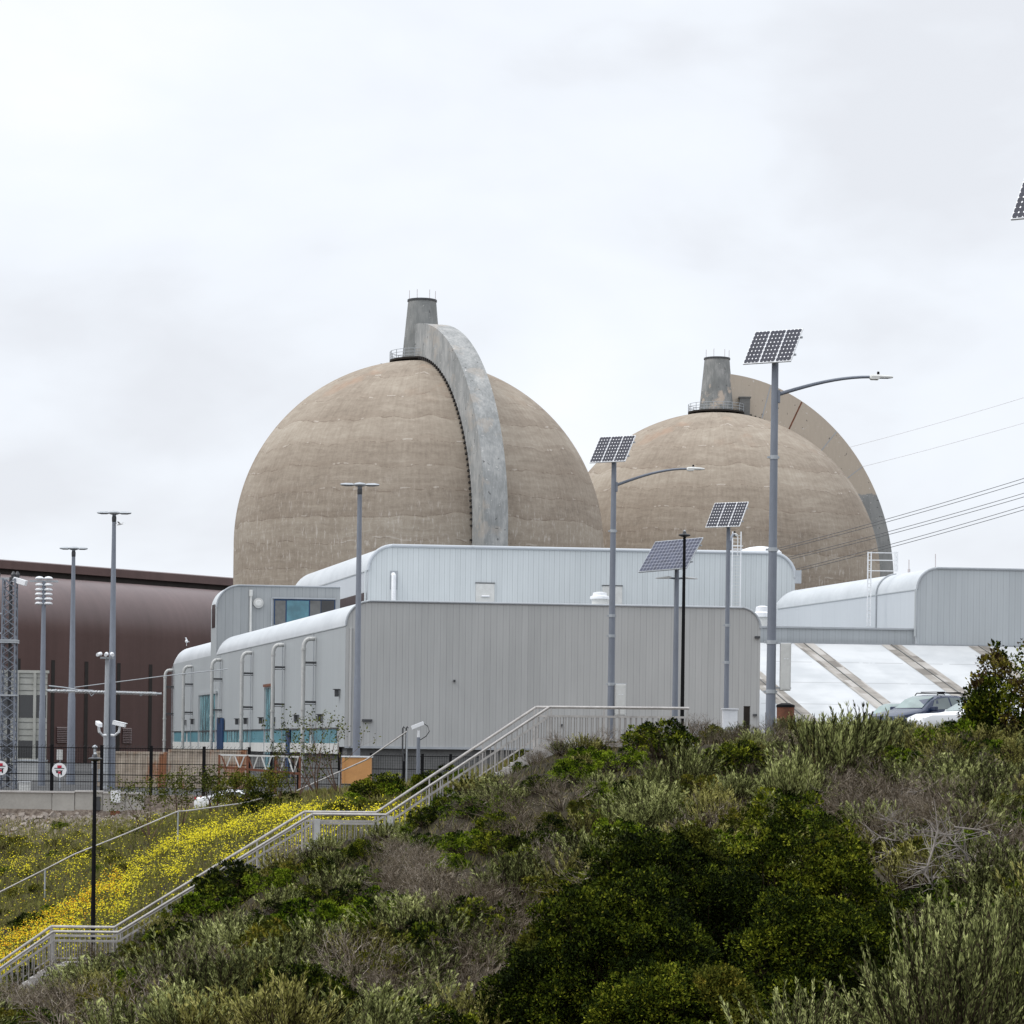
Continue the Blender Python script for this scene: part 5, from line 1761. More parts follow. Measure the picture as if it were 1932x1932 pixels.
# wooden post and brown trunk stub on the crest
for px, y0, y1, D, lb in ((1409, 1334, 1378, 90, 'dark wooden post standing on the crest beside the railing end'), (1449, 1346, 1380, 88, 'short dark wooden post half hidden by dry twigs near the big solar lamp')):
    p = P(px, y0, D); w = .10 if px < 1420 else .08
    mb = MB().box(p.x - w, p.x + w, D - w, D + w, gz(p.x, D) - .1, p.z)
    mb.box(p.x - w * 1.05, p.x + w * 1.05, D - w * 1.05, D + w * 1.05, p.z + .002, p.z + .03)
    rooted('wooden_post', mb, 'wood_dark', (p.x, D, gz(p.x, D)), lb, 'post', 'dark wooden posts on the crest')
# rust-red bin
p = P(1482, 1337, 95)
rt = empty('park_bin', (p.x, 95, gz(p.x, 95)), 'rust-red litter bin with a black lid behind the brush, right of the big solar lamp', 'litter bin')
MB().lathe([(.30, gz(p.x, 95) - p.z), (.32, .05)], p, 16).build('drum', 'rust', rt, True)
MB().lathe([(.34, .053), (.33, .13), (.15, .2)], p, 16).build('lid', 'black_metal', rt, True)


# ------------------------------------------------------------------ cars
def car(name, loc, heading, paint, label, suv=True, rack=False):
    """heading = direction the bonnet points to, in plan"""
    rt = empty(name, loc, label, 'car', 'cars in the parking lot')
    h = Vector((heading[0], heading[1], 0)).normalized(); s = Vector((-h.y, h.x, 0)); L = Vector(loc)

    def pt(x, y, z): return L + h * x + s * y + Vector((0, 0, z))
    rh = 1.62 if suv else 1.42; bl = 1.04 if suv else .93
    # station: x, half width low, belt z, top z, half width top
    st = [(2.28, .62, .62, .66, .5), (2.2, .78, .74, .80, .62), (1.95, .86, .84, .90, .70), (1.15, .90, bl - .07, bl + .02, .74), (.92, .91, bl, bl + .06, .74),
          (.45, .91, bl + .01, bl + .06 + (rh - bl - .06) * .62, .68), (.08, .91, bl + .02, rh - .05, .64), (-.35, .91, bl + .03, rh, .63), (-1.1, .91, bl + .05, rh - .01, .62),
          (-1.7, .90, bl + .08, rh - .09, .60), (-1.98, .88, bl + .10, rh - .20, .57), (-2.22, .86, bl + .05, bl + .18, .60), (-2.3, .80, .80, .90, .55)]
    if not suv:
        st[8] = (-.9, .91, bl + .03, rh - .03, .6); st[9] = (-1.35, .90, bl + .04, rh - .25, .58); st[10] = (-1.7, .88, bl + .04, bl + .12, .62)
        st[11] = (-2.2, .85, bl - .02, bl + .06, .62)

    def ring(q):
        x, w, b, tz, wt = q
        half = [(w * .92, .28), (w, .5), (w, b - .12), (w * .985, b), (wt + (w - wt) * .06 if tz - b > .2 else wt + (w - wt) * .5, tz - .05 if tz - b > .2 else b + (tz - b) * .6), (wt * .82, tz)]
        return [pt(x, y, z) for y, z in half] + [pt(x, -y, z) for y, z in half[::-1]]
    mb = MB(); n_ = 12; vs = [p for q in st for p in ring(q)]
    mb.add(vs, [(i * n_ + j, i * n_ + (j + 1) % n_, (i + 1) * n_ + (j + 1) % n_, (i + 1) * n_ + j) for i in range(len(st) - 1) for j in range(n_)] + [tuple(range(n_)), tuple(range((len(st) - 1) * n_, len(st) * n_))])
    body = mb.build('body', paint, rt, True)

    def side(x, sd, f):
        """point on the glasshouse side at x, f from belt 0 to roof 1"""
        for a, b in zip(st[:-1], st[1:]):
            if b[0] <= x <= a[0]:
                k = (a[0] - x) / (a[0] - b[0]); q = [a[i] + (b[i] - a[i]) * k for i in range(5)]; break
        x_, w, b_, tz, wt = q
        wtop = wt + (w - wt) * .06
        y = w * .985 + (wtop - w * .985) * f; z = b_ + (tz - .05 - b_) * f
        return pt(x, sd * (y + .012), z)
    for sd in (-1, 1):
        for a, b in ((.62, -.42), (-.50, -1.25)) + (((-1.32, -1.85),) if suv else ()):
            xs_ = [a + (b - a) * i / 4 for i in range(5)]
            mb = MB(); vs = [side(x, sd, .07) for x in xs_] + [side(x, sd, .93) for x in xs_[::-1]]
            if a > .5: vs[-1] = side(.30, sd, .90); 
            mb.add(vs, [tuple(range(len(vs)))])
            mb.build('side_window', 'car_glass', rt)
        m_ = MB().obox(pt(.62, sd * 1.02, bl + .06), h, s, (0, 0, 1), .08, .13, .085); m_.build('mirror', paint, rt, bevel=.03)
        for x in (1.38, -1.38):
            wv = MB().tube([pt(x, sd * .68, .33), pt(x, sd * .90, .33)], .33, 22).build('wheel', 'rubber', rt, True)
            MB().tube([pt(x, sd * .88, .33), pt(x, sd * .915, .33)], .21, 14).build('rim', 'galvanised_light', wv, True)
        MB().obox(pt(2.16, sd * .60, .70), h, s, (0, 0, 1), .06, .15, .06).build('headlight', 'white_paint', rt)
        MB().obox(pt(-2.24, sd * .70, .92), h, s, (0, 0, 1), .05, .11, .09).build('tail_light', 'sign_red', rt)
    wi = MB(); a, b = st[4], st[6]
    vs = [pt(a[0] - .02, -.68, a[3] + .03), pt(a[0] - .02, .68, a[3] + .03), pt(st[5][0] + .02, .60, st[5][3] + .03), pt(b[0] + .06, .54, b[3] + .0), pt(b[0] + .06, -.54, b[3] + .0), pt(st[5][0] + .02, -.60, st[5][3] + .03)]
    wi.add(vs, [tuple(range(6))]); wi.build('windscreen', 'windscreen', rt)
    if rack:
        for sd in (-1, 1):
            mb = MB().tube([pt(.0, sd * .56, rh - .02), pt(-.1, sd * .56, rh + .07), pt(-1.5, sd * .55, rh + .07), pt(-1.62, sd * .55, rh - .03)], .02, 6)
            mb.build('roof_rail', 'black_metal', rt, True)
        for x in (-.35, -1.2): MB().bar(pt(x, -.58, rh + .11), pt(x, .58, rh + .11), .06, .03).build('cross_bar', 'black_metal', rt)
    return rt


c = P(1742, 1310, 97); car('parked_car', (c.x + .1, 97, c.z - 1.64), (-.80, -.60), 'car_blue', 'dark blue estate car with roof bars parked behind the brush', True, True)
c = P(1690, 1317, 108); car('parked_car', (c.x + .1, 108, c.z - 1.80), (-.66, -.75), 'car_silver', 'silver car mostly hidden behind the dark blue car and brush', True, False)
c = P(1768, 1340, 90); car('parked_car', (c.x + 1.35, 90, c.z - 1.03), (-.97, -.22), 'car_white', 'white car with only its bonnet showing beside the dark blue car', False, False)
c = P(452, 1483, 143); car('parked_car', (c.x, 143, c.z - 1.62), (1, -.1), 'car_white', 'white car glimpsed through the tree saplings below the fence', False, False)
# ------------------------------------------------------------------ vegetation builders
def rs(seed): return np.random.RandomState(seed)


def leafy_mesh(name, seed, rad, nlump, nleaf, lsize, lmat, twig='stem_brown', lump_r=(.20, .34), per=42, tuft=.085):
    """crown of many small leaves gathered in lumps, with its inner branches; origin at the ground"""
    g = rs(seed)
    rx, ry, rz = rad
    th = g.rand(nlump) * 2 * np.pi; u = g.rand(nlump) ** 0.75
    el = np.arcsin(np.clip(g.rand(nlump) * 1.08 - .08, -.08, 1))
    rr = .66 + .24 * g.rand(nlump)
    lc = np.stack([rx * rr * np.cos(el) * np.cos(th), ry * rr * np.cos(el) * np.sin(th), rz * (.18 + .64 * np.sin(el) * rr / .84)], 1)
    lr = lump_r[0] + (lump_r[1] - lump_r[0]) * g.rand(nlump)
    # tufts sit on the lumps, leaves sit on the tufts: lit caps with open dark gaps between
    ntuft = max(14, nleaf // per)
    kt = g.choice(nlump, ntuft, p=(lr ** 2) / (lr ** 2).sum())
    sc3 = np.array([rx, ry, rz * .9])
    dt = unit(g.randn(ntuft, 3) + np.array([0, 0, .35]) + .5 * unit(lc[kt] * np.array([1, 1, .5])))
    tc = lc[kt] + dt * lr[kt][:, None] * (.78 + .30 * g.rand(ntuft, 1)) * sc3
    tr = tuft * (.65 + .7 * g.rand(ntuft))
    k_t = g.choice(ntuft, nleaf, p=tr ** 2 / (tr ** 2).sum()); k = kt[k_t]
    u3 = unit(g.randn(nleaf, 3) + np.array([0, 0, .55]) + .45 * dt[k_t])
    c = tc[k_t] + u3 * (tr[k_t] * (.45 + .6 * g.rand(nleaf) ** .7))[:, None] * np.array([1, 1, .8])
    ok = c[:, 2] > .0
    c, mixd = c[ok], unit(u3[ok] * .7 + dt[k_t[ok]] * .3); n = len(c)
    ldir = unit(mixd + .7 * g.randn(n, 3) + np.array([0, 0, .35]))
    nrm = unit(mixd * .8 + .42 * g.randn(n, 3) + np.array([0, 0, .7]))
    L = lsize * (.7 + .6 * g.rand(n)); W = L * (.45 + .2 * g.rand(n))
    Q = leaf_quads(c, ldir, nrm, L, W)
    # branches
    m = nlump
    base = np.zeros((m, 3)); base[:, :2] = g.randn(m, 2) * .06 * rx
    mid = lc * .5 + np.array([0, 0, -.08 * rz]) + g.randn(m, 3) * .05 * rx
    b1 = seg_quads(base, mid, np.full(m, .022 * rx + .006), np.full(m, .014 * rx + .004))
    b2 = seg_quads(mid, lc, np.full(m, .014 * rx + .004), np.full(m, .004))
    q = 7
    tk = np.repeat(np.arange(m), q)
    te = lc[tk] + unit(g.randn(m * q, 3)) * lr[tk][:, None] * sc3 * .85
    b3 = seg_quads(lc[tk] * .9 + mid[tk] * .1, te, np.full(m * q, .006), np.full(m * q, .002))
    B = np.concatenate([b1, b2, b3])
    global _T
    tv_ = np.where(g.rand(ntuft) < .5, .05 + .25 * g.rand(ntuft), .75 + .35 * g.rand(ntuft))  # dark and bright tufts: lit caps and shaded gaps put into the colour
    tt_ = tv_[k_t[ok]] * .8 + .2 * g.rand(nlump)[k[ok]]
    _T = tt_
    return Q, B


def shrub_proto(name, Q, B, lmat, bmat, part='foliage', label=None, cat=None, group=None):
    rt = empty(name, (0, 0, 0), label, cat, group)
    o = quads_obj(part, Q, [lmat], rt)
    if B is not None and len(B): quads_obj('stem', B, [bmat], rt)
    return rt


def sage_quads(seed, nst=150, nleaf=34, spread=.62, H=.72, leafL=.06, thick=1.0, lean=(0, 0), t0=.45):
    g = rs(seed)
    th = g.rand(nst) * 2 * np.pi; r = g.rand(nst) ** .6
    base = np.stack([r * .22 * np.cos(th), r * .22 * np.sin(th), np.zeros(nst)], 1)
    til = r * (1.05) * (.75 + .4 * g.rand(nst))
    d0 = np.stack([np.sin(til) * np.cos(th) + lean[0], np.sin(til) * np.sin(th) + lean[1], np.cos(til)], 1)
    L = H * (.7 + .45 * g.rand(nst)) * (1.15 - .15 * r)
    K = 6
    pts = [base]
    d = unit(d0)
    bow = g.randn(nst, 3) * .10 + np.array([0, 0, .16])
    for i in range(K):
        pts.append(pts[-1] + d * (L / K)[:, None]); d = unit(d + bow)
    pts = np.stack(pts, 1)                      # nst,K+1,3
    p0 = pts[:, :-1].reshape(-1, 3); p1 = pts[:, 1:].reshape(-1, 3)
    w = np.linspace(.009, .004, K)[None, :].repeat(nst, 0).ravel()
    stems = seg_quads(p0, p1, w, w * .85)
    # leaflets along the upper 65 % of each stem
    t_ = t0 + (1.02 - t0) * g.rand(nst, nleaf) ** .85
    f = np.clip(t_ * K, 0, K - 1e-4); i = f.astype(int); fr_ = (f - i)[..., None]
    idx = np.arange(nst)[:, None]
    c = pts[idx, i] * (1 - fr_) + pts[idx, i + 1] * fr_
    ax = unit(pts[idx, i + 1] - pts[idx, i])
    side = unit(np.cross(ax, g.randn(nst, nleaf, 3)))
    ld = unit(ax * 1.0 + side * (.22 + .38 * g.rand(nst, nleaf, 1)))
    n = nst * nleaf
    Lq = leafL * (.7 + .6 * g.rand(n)); Wq = Lq * .19 * thick
    Q = leaf_quads(c.reshape(-1, 3), ld.reshape(-1, 3), unit(g.randn(n, 3)), Lq, Wq)
    global _T
    _T = np.repeat(g.rand(nst), nleaf)
    return Q, stems


def twig_quads(seed, nmain=34, H=.75, levels=3, thin=1.0, nleaf=0):
    g = rs(seed)
    segs = []; tips = []
    th = g.rand(nmain) * 2 * np.pi; til = g.rand(nmain) ** .7 * 1.15
    p = np.stack([np.cos(th) * .12 * g.rand(nmain), np.sin(th) * .12 * g.rand(nmain), np.zeros(nmain)], 1)
    d = np.stack([np.sin(til) * np.cos(th), np.sin(til) * np.sin(th), np.cos(til)], 1)
    L = H * .38 * (.8 + .5 * g.rand(nmain)); r = np.full(nmain, .012 * thin)
    for lv in range(levels + 1):
        for k in range(2):
            q = p + d * (L / 2)[:, None]
            segs.append((p, q, r, r * .85)); p = q; r = r * .85
            d = unit(d + g.randn(len(d), 3) * .18 + np.array([0, 0, .05]))
        if lv == levels: break
        nb = 3
        p = np.repeat(p, nb, 0); d = unit(np.repeat(d, nb, 0) + g.randn(len(p), 3) * .42); L = np.repeat(L, nb) * (.52 + .3 * g.rand(len(p))); r = np.repeat(r, nb) * .72
    tips = p
    Q = seg_quads(*[np.concatenate([s_[i] for s_ in segs]) for i in range(4)])
    return Q, tips


PROT = {'dark': [], 'green': [], 'olive': [], 'sage': [], 'sagey': [], 'twig': [], 'tall_sage': []}
HIDE = []
for k in range(4):
    Q, B = leafy_mesh('d', 10 + k, (.62, .55, .62), 26, 5200, .050, 'leaf_dark')
    PROT['dark'].append(('leaf_dark', Q, 'stem_brown', B, _T))
for k in range(4):
    Q, B = leafy_mesh('g', 30 + k, (.60, .55, .56), 22, 4600, .046, 'leaf_green')
    PROT['green'].append(('leaf_green', Q, 'stem_brown', B, _T))
for k in range(3):
    Q, B = leafy_mesh('o', 50 + k, (.58, .52, .58), 20, 3600, .050, 'leaf_olive')
    PROT['olive'].append(('leaf_olive', Q, 'stem_brown', B, _T))
for k in range(5):
    Q, B = sage_quads(70 + k, 105, 40, leafL=.068, lean=(.16, 0))
    PROT['sage'].append(('leaf_sage', Q, 'stem_brown', B, _T))
for k in range(3):
    Q, B = sage_quads(90 + k, 105, 40, leafL=.068, lean=(.16, 0))
    PROT['sagey'].append(('leaf_sage_yellow', Q, 'stem_brown', B, _T))
for k in range(3):
    Q, B = sage_quads(110 + k, 62, 84, H=.80, leafL=.040, lean=(.02, 0), thick=1.3, t0=.30)
    PROT['tall_sage'].append(('leaf_sage', Q, 'stem_brown', B, _T))
for k in range(5):
    Q, tips = twig_quads(130 + k, 26, .85)
    PROT['twig'].append(('twig_grey', Q, None, None, np.random.RandomState(k).rand(len(Q))))

NAMES = {'dark': 'dark_shrub', 'green': 'green_shrub', 'olive': 'olive_shrub', 'sage': 'sagebrush', 'sagey': 'sagebrush', 'tall_sage': 'sagebrush', 'twig': 'dry_shrub'}
LAB = {
    'dark': ('dark green leafy shrub among others on the brushy slope', 'shrub', 'dark green shrubs on the slope'),
    'green': ('bright green leafy shrub among others on the brushy slope', 'shrub', 'bright green shrubs on the slope'),
    'olive': ('olive-yellow leafy shrub among others on the brushy slope', 'shrub', 'olive shrubs on the slope'),
    'sage': ('grey-green feathery sagebrush clump among others on the brushy slope', 'sagebrush', 'grey-green sagebrush on the slope'),
    'sagey': ('yellowish green feathery sagebrush clump among others on the brushy slope', 'sagebrush', 'yellowish sagebrush on the slope'),
    'tall_sage': ('upright silvery sagebrush plant in the near right corner of the slope', 'sagebrush', 'upright silvery sagebrush in the near corner'),
    'twig': ('bare grey-brown twiggy shrub among others on the brushy slope', 'dry shrub', 'bare twiggy shrubs on the slope'),
}
_first = {}
_rg = random.Random(11)


def plant(kind, x, y, z, s, sz=None, label=None, group=None, rot=None, name=None):
    k = _rg.randrange(len(PROT[kind])); lm, Q, bm, B, TT = PROT[kind][k]
    key = (kind, k)
    loc = (x, y, z); r_ = _rg.uniform(-.6, .6) if rot is None else rot
    if kind not in ('sage', 'sagey', 'tall_sage') and rot is None: r_ = _rg.uniform(0, 6.28)
    if key not in _first:
        if bm:
            rt = empty(NAMES[kind], (0, 0, 0)); quads_obj('foliage', Q, [lm], rt, tint=TT); quads_obj('stem', B, [bm], rt, tint=np.full(len(B), .4))
        else:
            rt = quads_obj(NAMES[kind], Q, [lm], tint=TT)
        _first[key] = rt; o = rt
    else:
        o = copy_tree(_first[key])
    o.location = loc; o.rotation_euler = (_rg.uniform(-.08, .08), _rg.uniform(-.08, .08), r_)
    o.scale = (s, s, sz or s)
    lb, ct, gp = LAB[kind]
    o['label'] = label or lb; o['category'] = ct
    if label and not group:
        if 'group' in o: del o['group']
    else: o['group'] = group or gp
    if name: o.name = name
    return o


def plant_at(kind, px, py, wpx, hfac=1.0, label=None, sink=.05, **kw):
    """shrub whose foot is where the hillside lies at px,py; wpx = its apparent width"""
    x, y, z = hill_point(px, py)
    s = wpx / FU * y / 1.15
    return plant(kind, x, y, z - sink, s, s * max(hfac * 1.25, .72 / s), label, **kw)


# hand-set shrubs, foot position and width
NAMED = [
    ('dark', 447, 1712, 150, .75, 'dark green shrub hiding part of the stair railing below the middle landing'),
    ('green', 395, 1728, 110, .7, 'bright green shrub below the dark one that hides the lower stair railing'),
    ('dark', 335, 1800, 120, .75, 'dark green shrub just right of the lowest stair landing'),
    ('olive', 265, 1812, 90, .6, 'olive shrub at the foot of the lowest stair landing'),
    ('dark', 1015, 1500, 60, .8, 'small dark shrub below the upper stair flight'),
    ('dark', 992, 1438, 50, .9, 'dark reddish shrub touching the railing under the top landing'),
    ('green', 1080, 1480, 90, .8, 'bright green shrub below the left end of the top landing'),
    ('green', 1168, 1455, 100, .75, 'bright green shrub below the top landing'),
    ('dark', 1240, 1432, 130, .8, 'wide dark shrub under the right end of the top landing'),
    ('green', 1265, 1376, 70, .9, 'green shrub poking over the right end of the top railing'),
    ('olive', 1345, 1392, 70, .8, 'yellow-olive shrub at the right end of the top railing'),
    ('green', 1508, 1362, 55, 1.1, 'small round green shrub on the crest, right of the big solar lamp'),
    ('dark', 1395, 1470, 120, .8, 'dark shrub in the middle of the upper slope'),
    ('green', 1330, 1452, 90, .7, 'green shrub left of the pale sagebrush fan'),
    ('dark', 935, 1612, 85, .8, 'compact dark shrub in mid slope right of the middle landing'),
    ('green', 852, 1648, 85, .7, 'bright green shrub in mid slope below the middle landing'),
    ('dark', 1050, 1600, 90, .9, 'dark shrub just up and left of the huge dark bush'),
    ('green', 690, 1670, 80, .7, 'green shrub right of the middle landing newel'),
    ('dark', 800, 1560, 70, .8, 'dark shrub leaning on the railing right of the middle landing'),
    ('green', 880, 1545, 95, .7, 'low bright green shrub under the upper stair flight'),
    ('dark', 585, 1712, 70, .8, 'dark shrub below the middle landing'),
    ('dark', 520, 1760, 95, .8, 'dark shrub in the lower left slope'),
    ('dark', 640, 1928, 110, .8, 'dark green shrub at the bottom edge of the slope'),
    ('green', 845, 1465, 60, .8, 'dark green shrub overhanging the upper stair flight'),
    ('green', 885, 1440, 50, .8, 'small green shrub crossing the railing of the upper flight'),
    ('dark', 60, 1868, 90, .7, 'green shrub at the foot of the bottom flight'),
]
for kd, px, py, w, hf, lb in NAMED:
    plant_at(kd, px, py, w, hf, lb)
# two small clumps right behind the car, bright green
plant_at('green', 1792, 1432, 120, 1.0, 'dense bright green shrub in front of the white car')
plant_at('green', 1850, 1448, 90, 1.0, 'bright green shrub under the bronze bush at the right edge')

# green thicket behind the stairs above the flower bank
for px, py, w, D, kd, lb in ((655, 1512, 95, 101, 'green', 'left shrub of the green thicket behind the stairs'), (715, 1500, 115, 103, 'dark', 'tallest shrub of the green thicket behind the stairs'),
                             (775, 1492, 110, 102, 'green', 'middle shrub of the green thicket behind the stairs'), (835, 1478, 95, 100, 'dark', 'right shrub of the green thicket behind the stairs'),
                             (640, 1532, 70, 98, 'olive', 'olive shrub below the green thicket behind the stairs'), (700, 1530, 70, 97, 'olive', 'yellowish shrub at the foot of the green thicket behind the stairs'),
                             (880, 1460, 70, 98, 'green', 'small shrub at the right end of the green thicket behind the stairs'),
                             (490, 1528, 85, 118, 'dark', 'dark shrub beside the upper end of the thin handrail'), (545, 1520, 60, 117, 'dark', 'small dark shrub above the flower bank'),
                             (62, 1718, 75, 104, 'dark', 'dark shrub under the thin handrail at the left'), (100, 1690, 60, 106, 'green', 'small dark green shrub beside a handrail post'),
                             (112, 1556, 32, 140, 'green', 'tiny green tuft on the rubble below the retaining wall')):
    p = P(px, py, D); z = gz(p.x, D)
    s = w / FU * D / 1.15
    plant(kd, p.x, D, z - .1, s, s * (.95 if w > 40 else 1.3), lb)

for px, D, s, kd in ((425, 139, 1.3, 'olive'), (462, 138, 1.2, 'dark'), (492, 139, 1.1, 'olive'), (445, 136, 1.0, 'sagey')):
    x = (px - 966) / FU * D
    plant(kd, x, D, gz(x, D) - .1, s, s * 1.25, 'weedy shrub in front of the white car below the fence', 'weedy shrubs before the white car')
for px, s in ((985, .5), (1005, .6), (965, .45)):
    x = (px - 966) / FU * 80.3
    plant('green' if px == 985 else 'twig', x, 80.3, gz(x, 80.3), s, s * 1.1)

# ---- the huge near bush and its neighbours
def big_bush(name, px0, px1, pytop, pybase, D, n, lsize, lmat, label, seed, nl=70, lr=(.16, .26), depth=.6, grp=None, alt=None, per=60, tuft=.105):
    c = P((px0 + px1) / 2, pybase, D); rx = (px1 - px0) / 2 / FU * D; h = (pybase - pytop) / FU * D
    Q, B = leafy_mesh(name, seed, (rx, rx * depth, h * 1.0), nl, n, lsize, lmat, lump_r=lr, per=per, tuft=tuft)
    rt = empty(name, c, label, 'bush', grp)
    g = rs(seed + 1)
    o = quads_obj('foliage', Q, [lmat, alt or lmat], rt, midx=(g.rand(len(Q)) < 0).astype(int), tint=_T * .88)
    if alt:
        cc = Q[:, 0]; f = np.sin(cc[:, 0] * 2.1 + 1) * np.sin(cc[:, 2] * 2.7 + seed) + .5 * np.sin(cc[:, 0] * 5 + cc[:, 2] * 4)
        o.data.polygons.foreach_set('material_index', ((f > (.85 if alt != 'leaf_bronze' else .1)) | (g.rand(len(Q)) < .03)).astype(np.int32))
    quads_obj('branch', B, ['stem_brown'], rt)
    return rt


big_bush('large_bush', 915, 1400, 1650, 2060, 29, 130000, .038, 'leaf_dark', 'left lobe of the huge dark green bush filling the lower right', 301, 90, (.15, .24), .7, alt='leaf_olive')
big_bush('large_bush', 1180, 1740, 1505, 2020, 33, 180000, .042, 'leaf_dark', 'central mass of the huge dark green bush filling the lower right', 302, 110, (.13, .21), .6)
big_bush('large_bush', 1010, 1500, 1545, 2030, 31.5, 140000, .040, 'leaf_dark', 'upper left lobe of the huge dark green bush filling the lower right', 308, 90, (.14, .22), .6, alt='leaf_olive')
big_bush('large_bush', 1330, 1800, 1680, 2070, 28, 130000, .038, 'leaf_dark', 'right lobe of the huge dark green bush filling the lower right', 303, 70, (.15, .25), .7)
big_bush('low_bush', 1640, 1990, 1672, 1800, 34, 45000, .042, 'leaf_green', 'low green bush behind the silvery sagebrush at the right edge', 304, 60, (.14, .24), .5)
big_bush('bronze_bush', 1808, 2040, 1205, 1440, 76, 17000, .12, 'leaf_dark', 'tall green and bronze bush at the right edge, in front of the white roof', 305, 60, (.14, .24), .7, alt='leaf_bronze', per=30, tuft=.26)
big_bush('large_bush', 1090, 1480, 1790, 2120, 26.5, 90000, .036, 'leaf_dark', 'lowest lobe of the huge dark green bush at the bottom edge', 306, 60, (.15, .25), .6, alt='leaf_olive')

# ---- scattered brush
rnd = random.Random(77)


def zone(px, py):
    """what grows where, seen from the front of the slope"""
    tw = 0.0
    for cx, cy, rx, ry, a in ((850, 1715, 120, 90, .9), (1740, 1560, 140, 75, .85), (90, 1900, 150, 60, .75), (620, 1860, 120, 60, .45), (1050, 1412, 70, 30, .7), (830, 1890, 90, 50, .7),
                              (1120, 1400, 60, 25, .6), (1440, 1380, 50, 22, .6), (960, 1530, 60, 40, .4), (1840, 1470, 70, 40, .5)):
        tw = max(tw, a * math.exp(-((px - cx) / rx) ** 2 - ((py - cy) / ry) ** 2))
    gr = .22 + .30 * (math.sin(px * .013 + 1) * math.sin(py * .021 + px * .004) > .25)
    for cx, cy, rx, ry, a in ((1230, 1440, 220, 60, .62), (860, 1610, 150, 60, .42), (300, 1800, 130, 50, .45), (520, 1740, 80, 60, .45), (1080, 1560, 90, 70, .5), (640, 1900, 80, 60, .4), (1840, 1640, 120, 40, .5)):
        gr = max(gr, a * math.exp(-((px - cx) / rx) ** 2 - ((py - cy) / ry) ** 2))
    if px > 1430 and py < 1560: gr *= .25
    return tw, gr


cnt = {}
placed = []
tries = 0
while tries < 5200:
    tries += 1
    px = rnd.uniform(-60, 1990); py = rnd.uniform(1385, 1985)
    x, y, z = hill_point(px, py)
    if y > 81.0 or y < 19: continue
    if y > 76.5 and 880 < px < 1240 and rnd.random() < .6: continue
    # rough spacing grows with nearness
    sp = (30 + (83 - y) * .85) * .66
    if any(abs(px - a) < sp and abs(py - b) < sp * .55 for a, b in placed[-4000:]): continue
    if 960 < px < 1740 and 24 < y < 42: continue
    if any(abs(px - a) < w_ * .55 and -25 < py - b < 48 for _, a, b, w_, _h, _l in NAMED): continue
    placed.append((px, py))
    tw, gr = zone(px, py); r_ = rnd.random()
    if r_ < tw: kd = 'twig'
    elif r_ < tw + gr * (1 - tw): kd = rnd.choice(['dark', 'green', 'green', 'olive'])
    else: kd = 'sage' if rnd.random() < (.42 if 1400 < px and py < 1480 else .74) else 'sagey'
    if kd in ('sage', 'sagey') and rnd.random() < .13: kd = 'twig'
    if cnt.get(kd, 0) >= 280: continue
    cnt[kd] = cnt.get(kd, 0) + 1
    if kd in ('dark', 'green', 'olive'): s = rnd.uniform(.6, 1.05); h = s * 1.05
    elif kd == 'twig': s = rnd.uniform(.85, 1.3); h = s * .8
    else: s = rnd.uniform(.8, 1.3); h = s * rnd.uniform(.68, .88)
    if y < 35: s *= .8; h *= .8
    if y > 70: h *= .82; s *= .9
    plant(kd, x, y, z - .06, s, h)
print('shrubs', cnt)

# crest growth standing against the buildings
for i in range(30):
    px = 1330 + i * 21 + rnd.uniform(-8, 8)
    if 1450 < px < 1476: continue
    D = rnd.uniform(78, 84); x = (px - 966) / FU * D
    kd = 'sagey' if rnd.random() < .5 else 'sage'
    if px < 1450: kd = rnd.choice(['twig', 'sage'])
    s = rnd.uniform(.8, 1.1) * (1.12 if 1500 < px < 1690 else .9)
    plant(kd, x, D, gz(x, D) - .08, s, s * .95)
for px in (1478, 1490, 1502): plant('sage', (px - 966) / FU * 83, 83, gz((px - 966) / FU * 83, 83), .8, .95)
for px, D, s in ((1015, 80.8, .55), (1300, 84, 1.05), (1322, 84, 1.1), (1455, 80.5, .9), (1055, 81, .8), (1140, 81, .8), (1200, 80.8, .75), (1385, 82, .8), (1425, 82, .8)):
    x = (px - 966) / FU * D
    plant('twig', x, D, gz(x, D) - .05, s, s * 1.1)

# silvery sagebrush in the near right corner, and pale fans higher up
for i in range(26):
    px = rnd.uniform(1490, 2010); D = rnd.uniform(20, 25)
    x = (px - 966) / FU * D; s = rnd.uniform(.85, 1.1)
    top = (1715 if px > 1765 else 1880 - (px - 1490) * .22) + rnd.uniform(0, 110)
    zt = P(px, top, D).z
    z_ = gz(x, D) - .05; h_ = max(.3, (zt - z_) / .78)
    plant('tall_sage', x, D, z_, min(s, h_ * .9), h_)
for px, D, s in ((1800, 28, .72), (1835, 28.5, .8), (1870, 28, .75), (1905, 28.5, .8), (1940, 28, .8)):
    x = (px - 966) / FU * D; plant('tall_sage', x, D, gz(x, D) + .25, s, s)
for px, py, w in ((1285, 1500, 120), (1235, 1525, 90), (1560, 1500, 170), (1500, 1530, 130), (1620, 1470, 150), (1200, 1545, 80)):
    plant_at('sage', px, py, w * 1.1, .9)

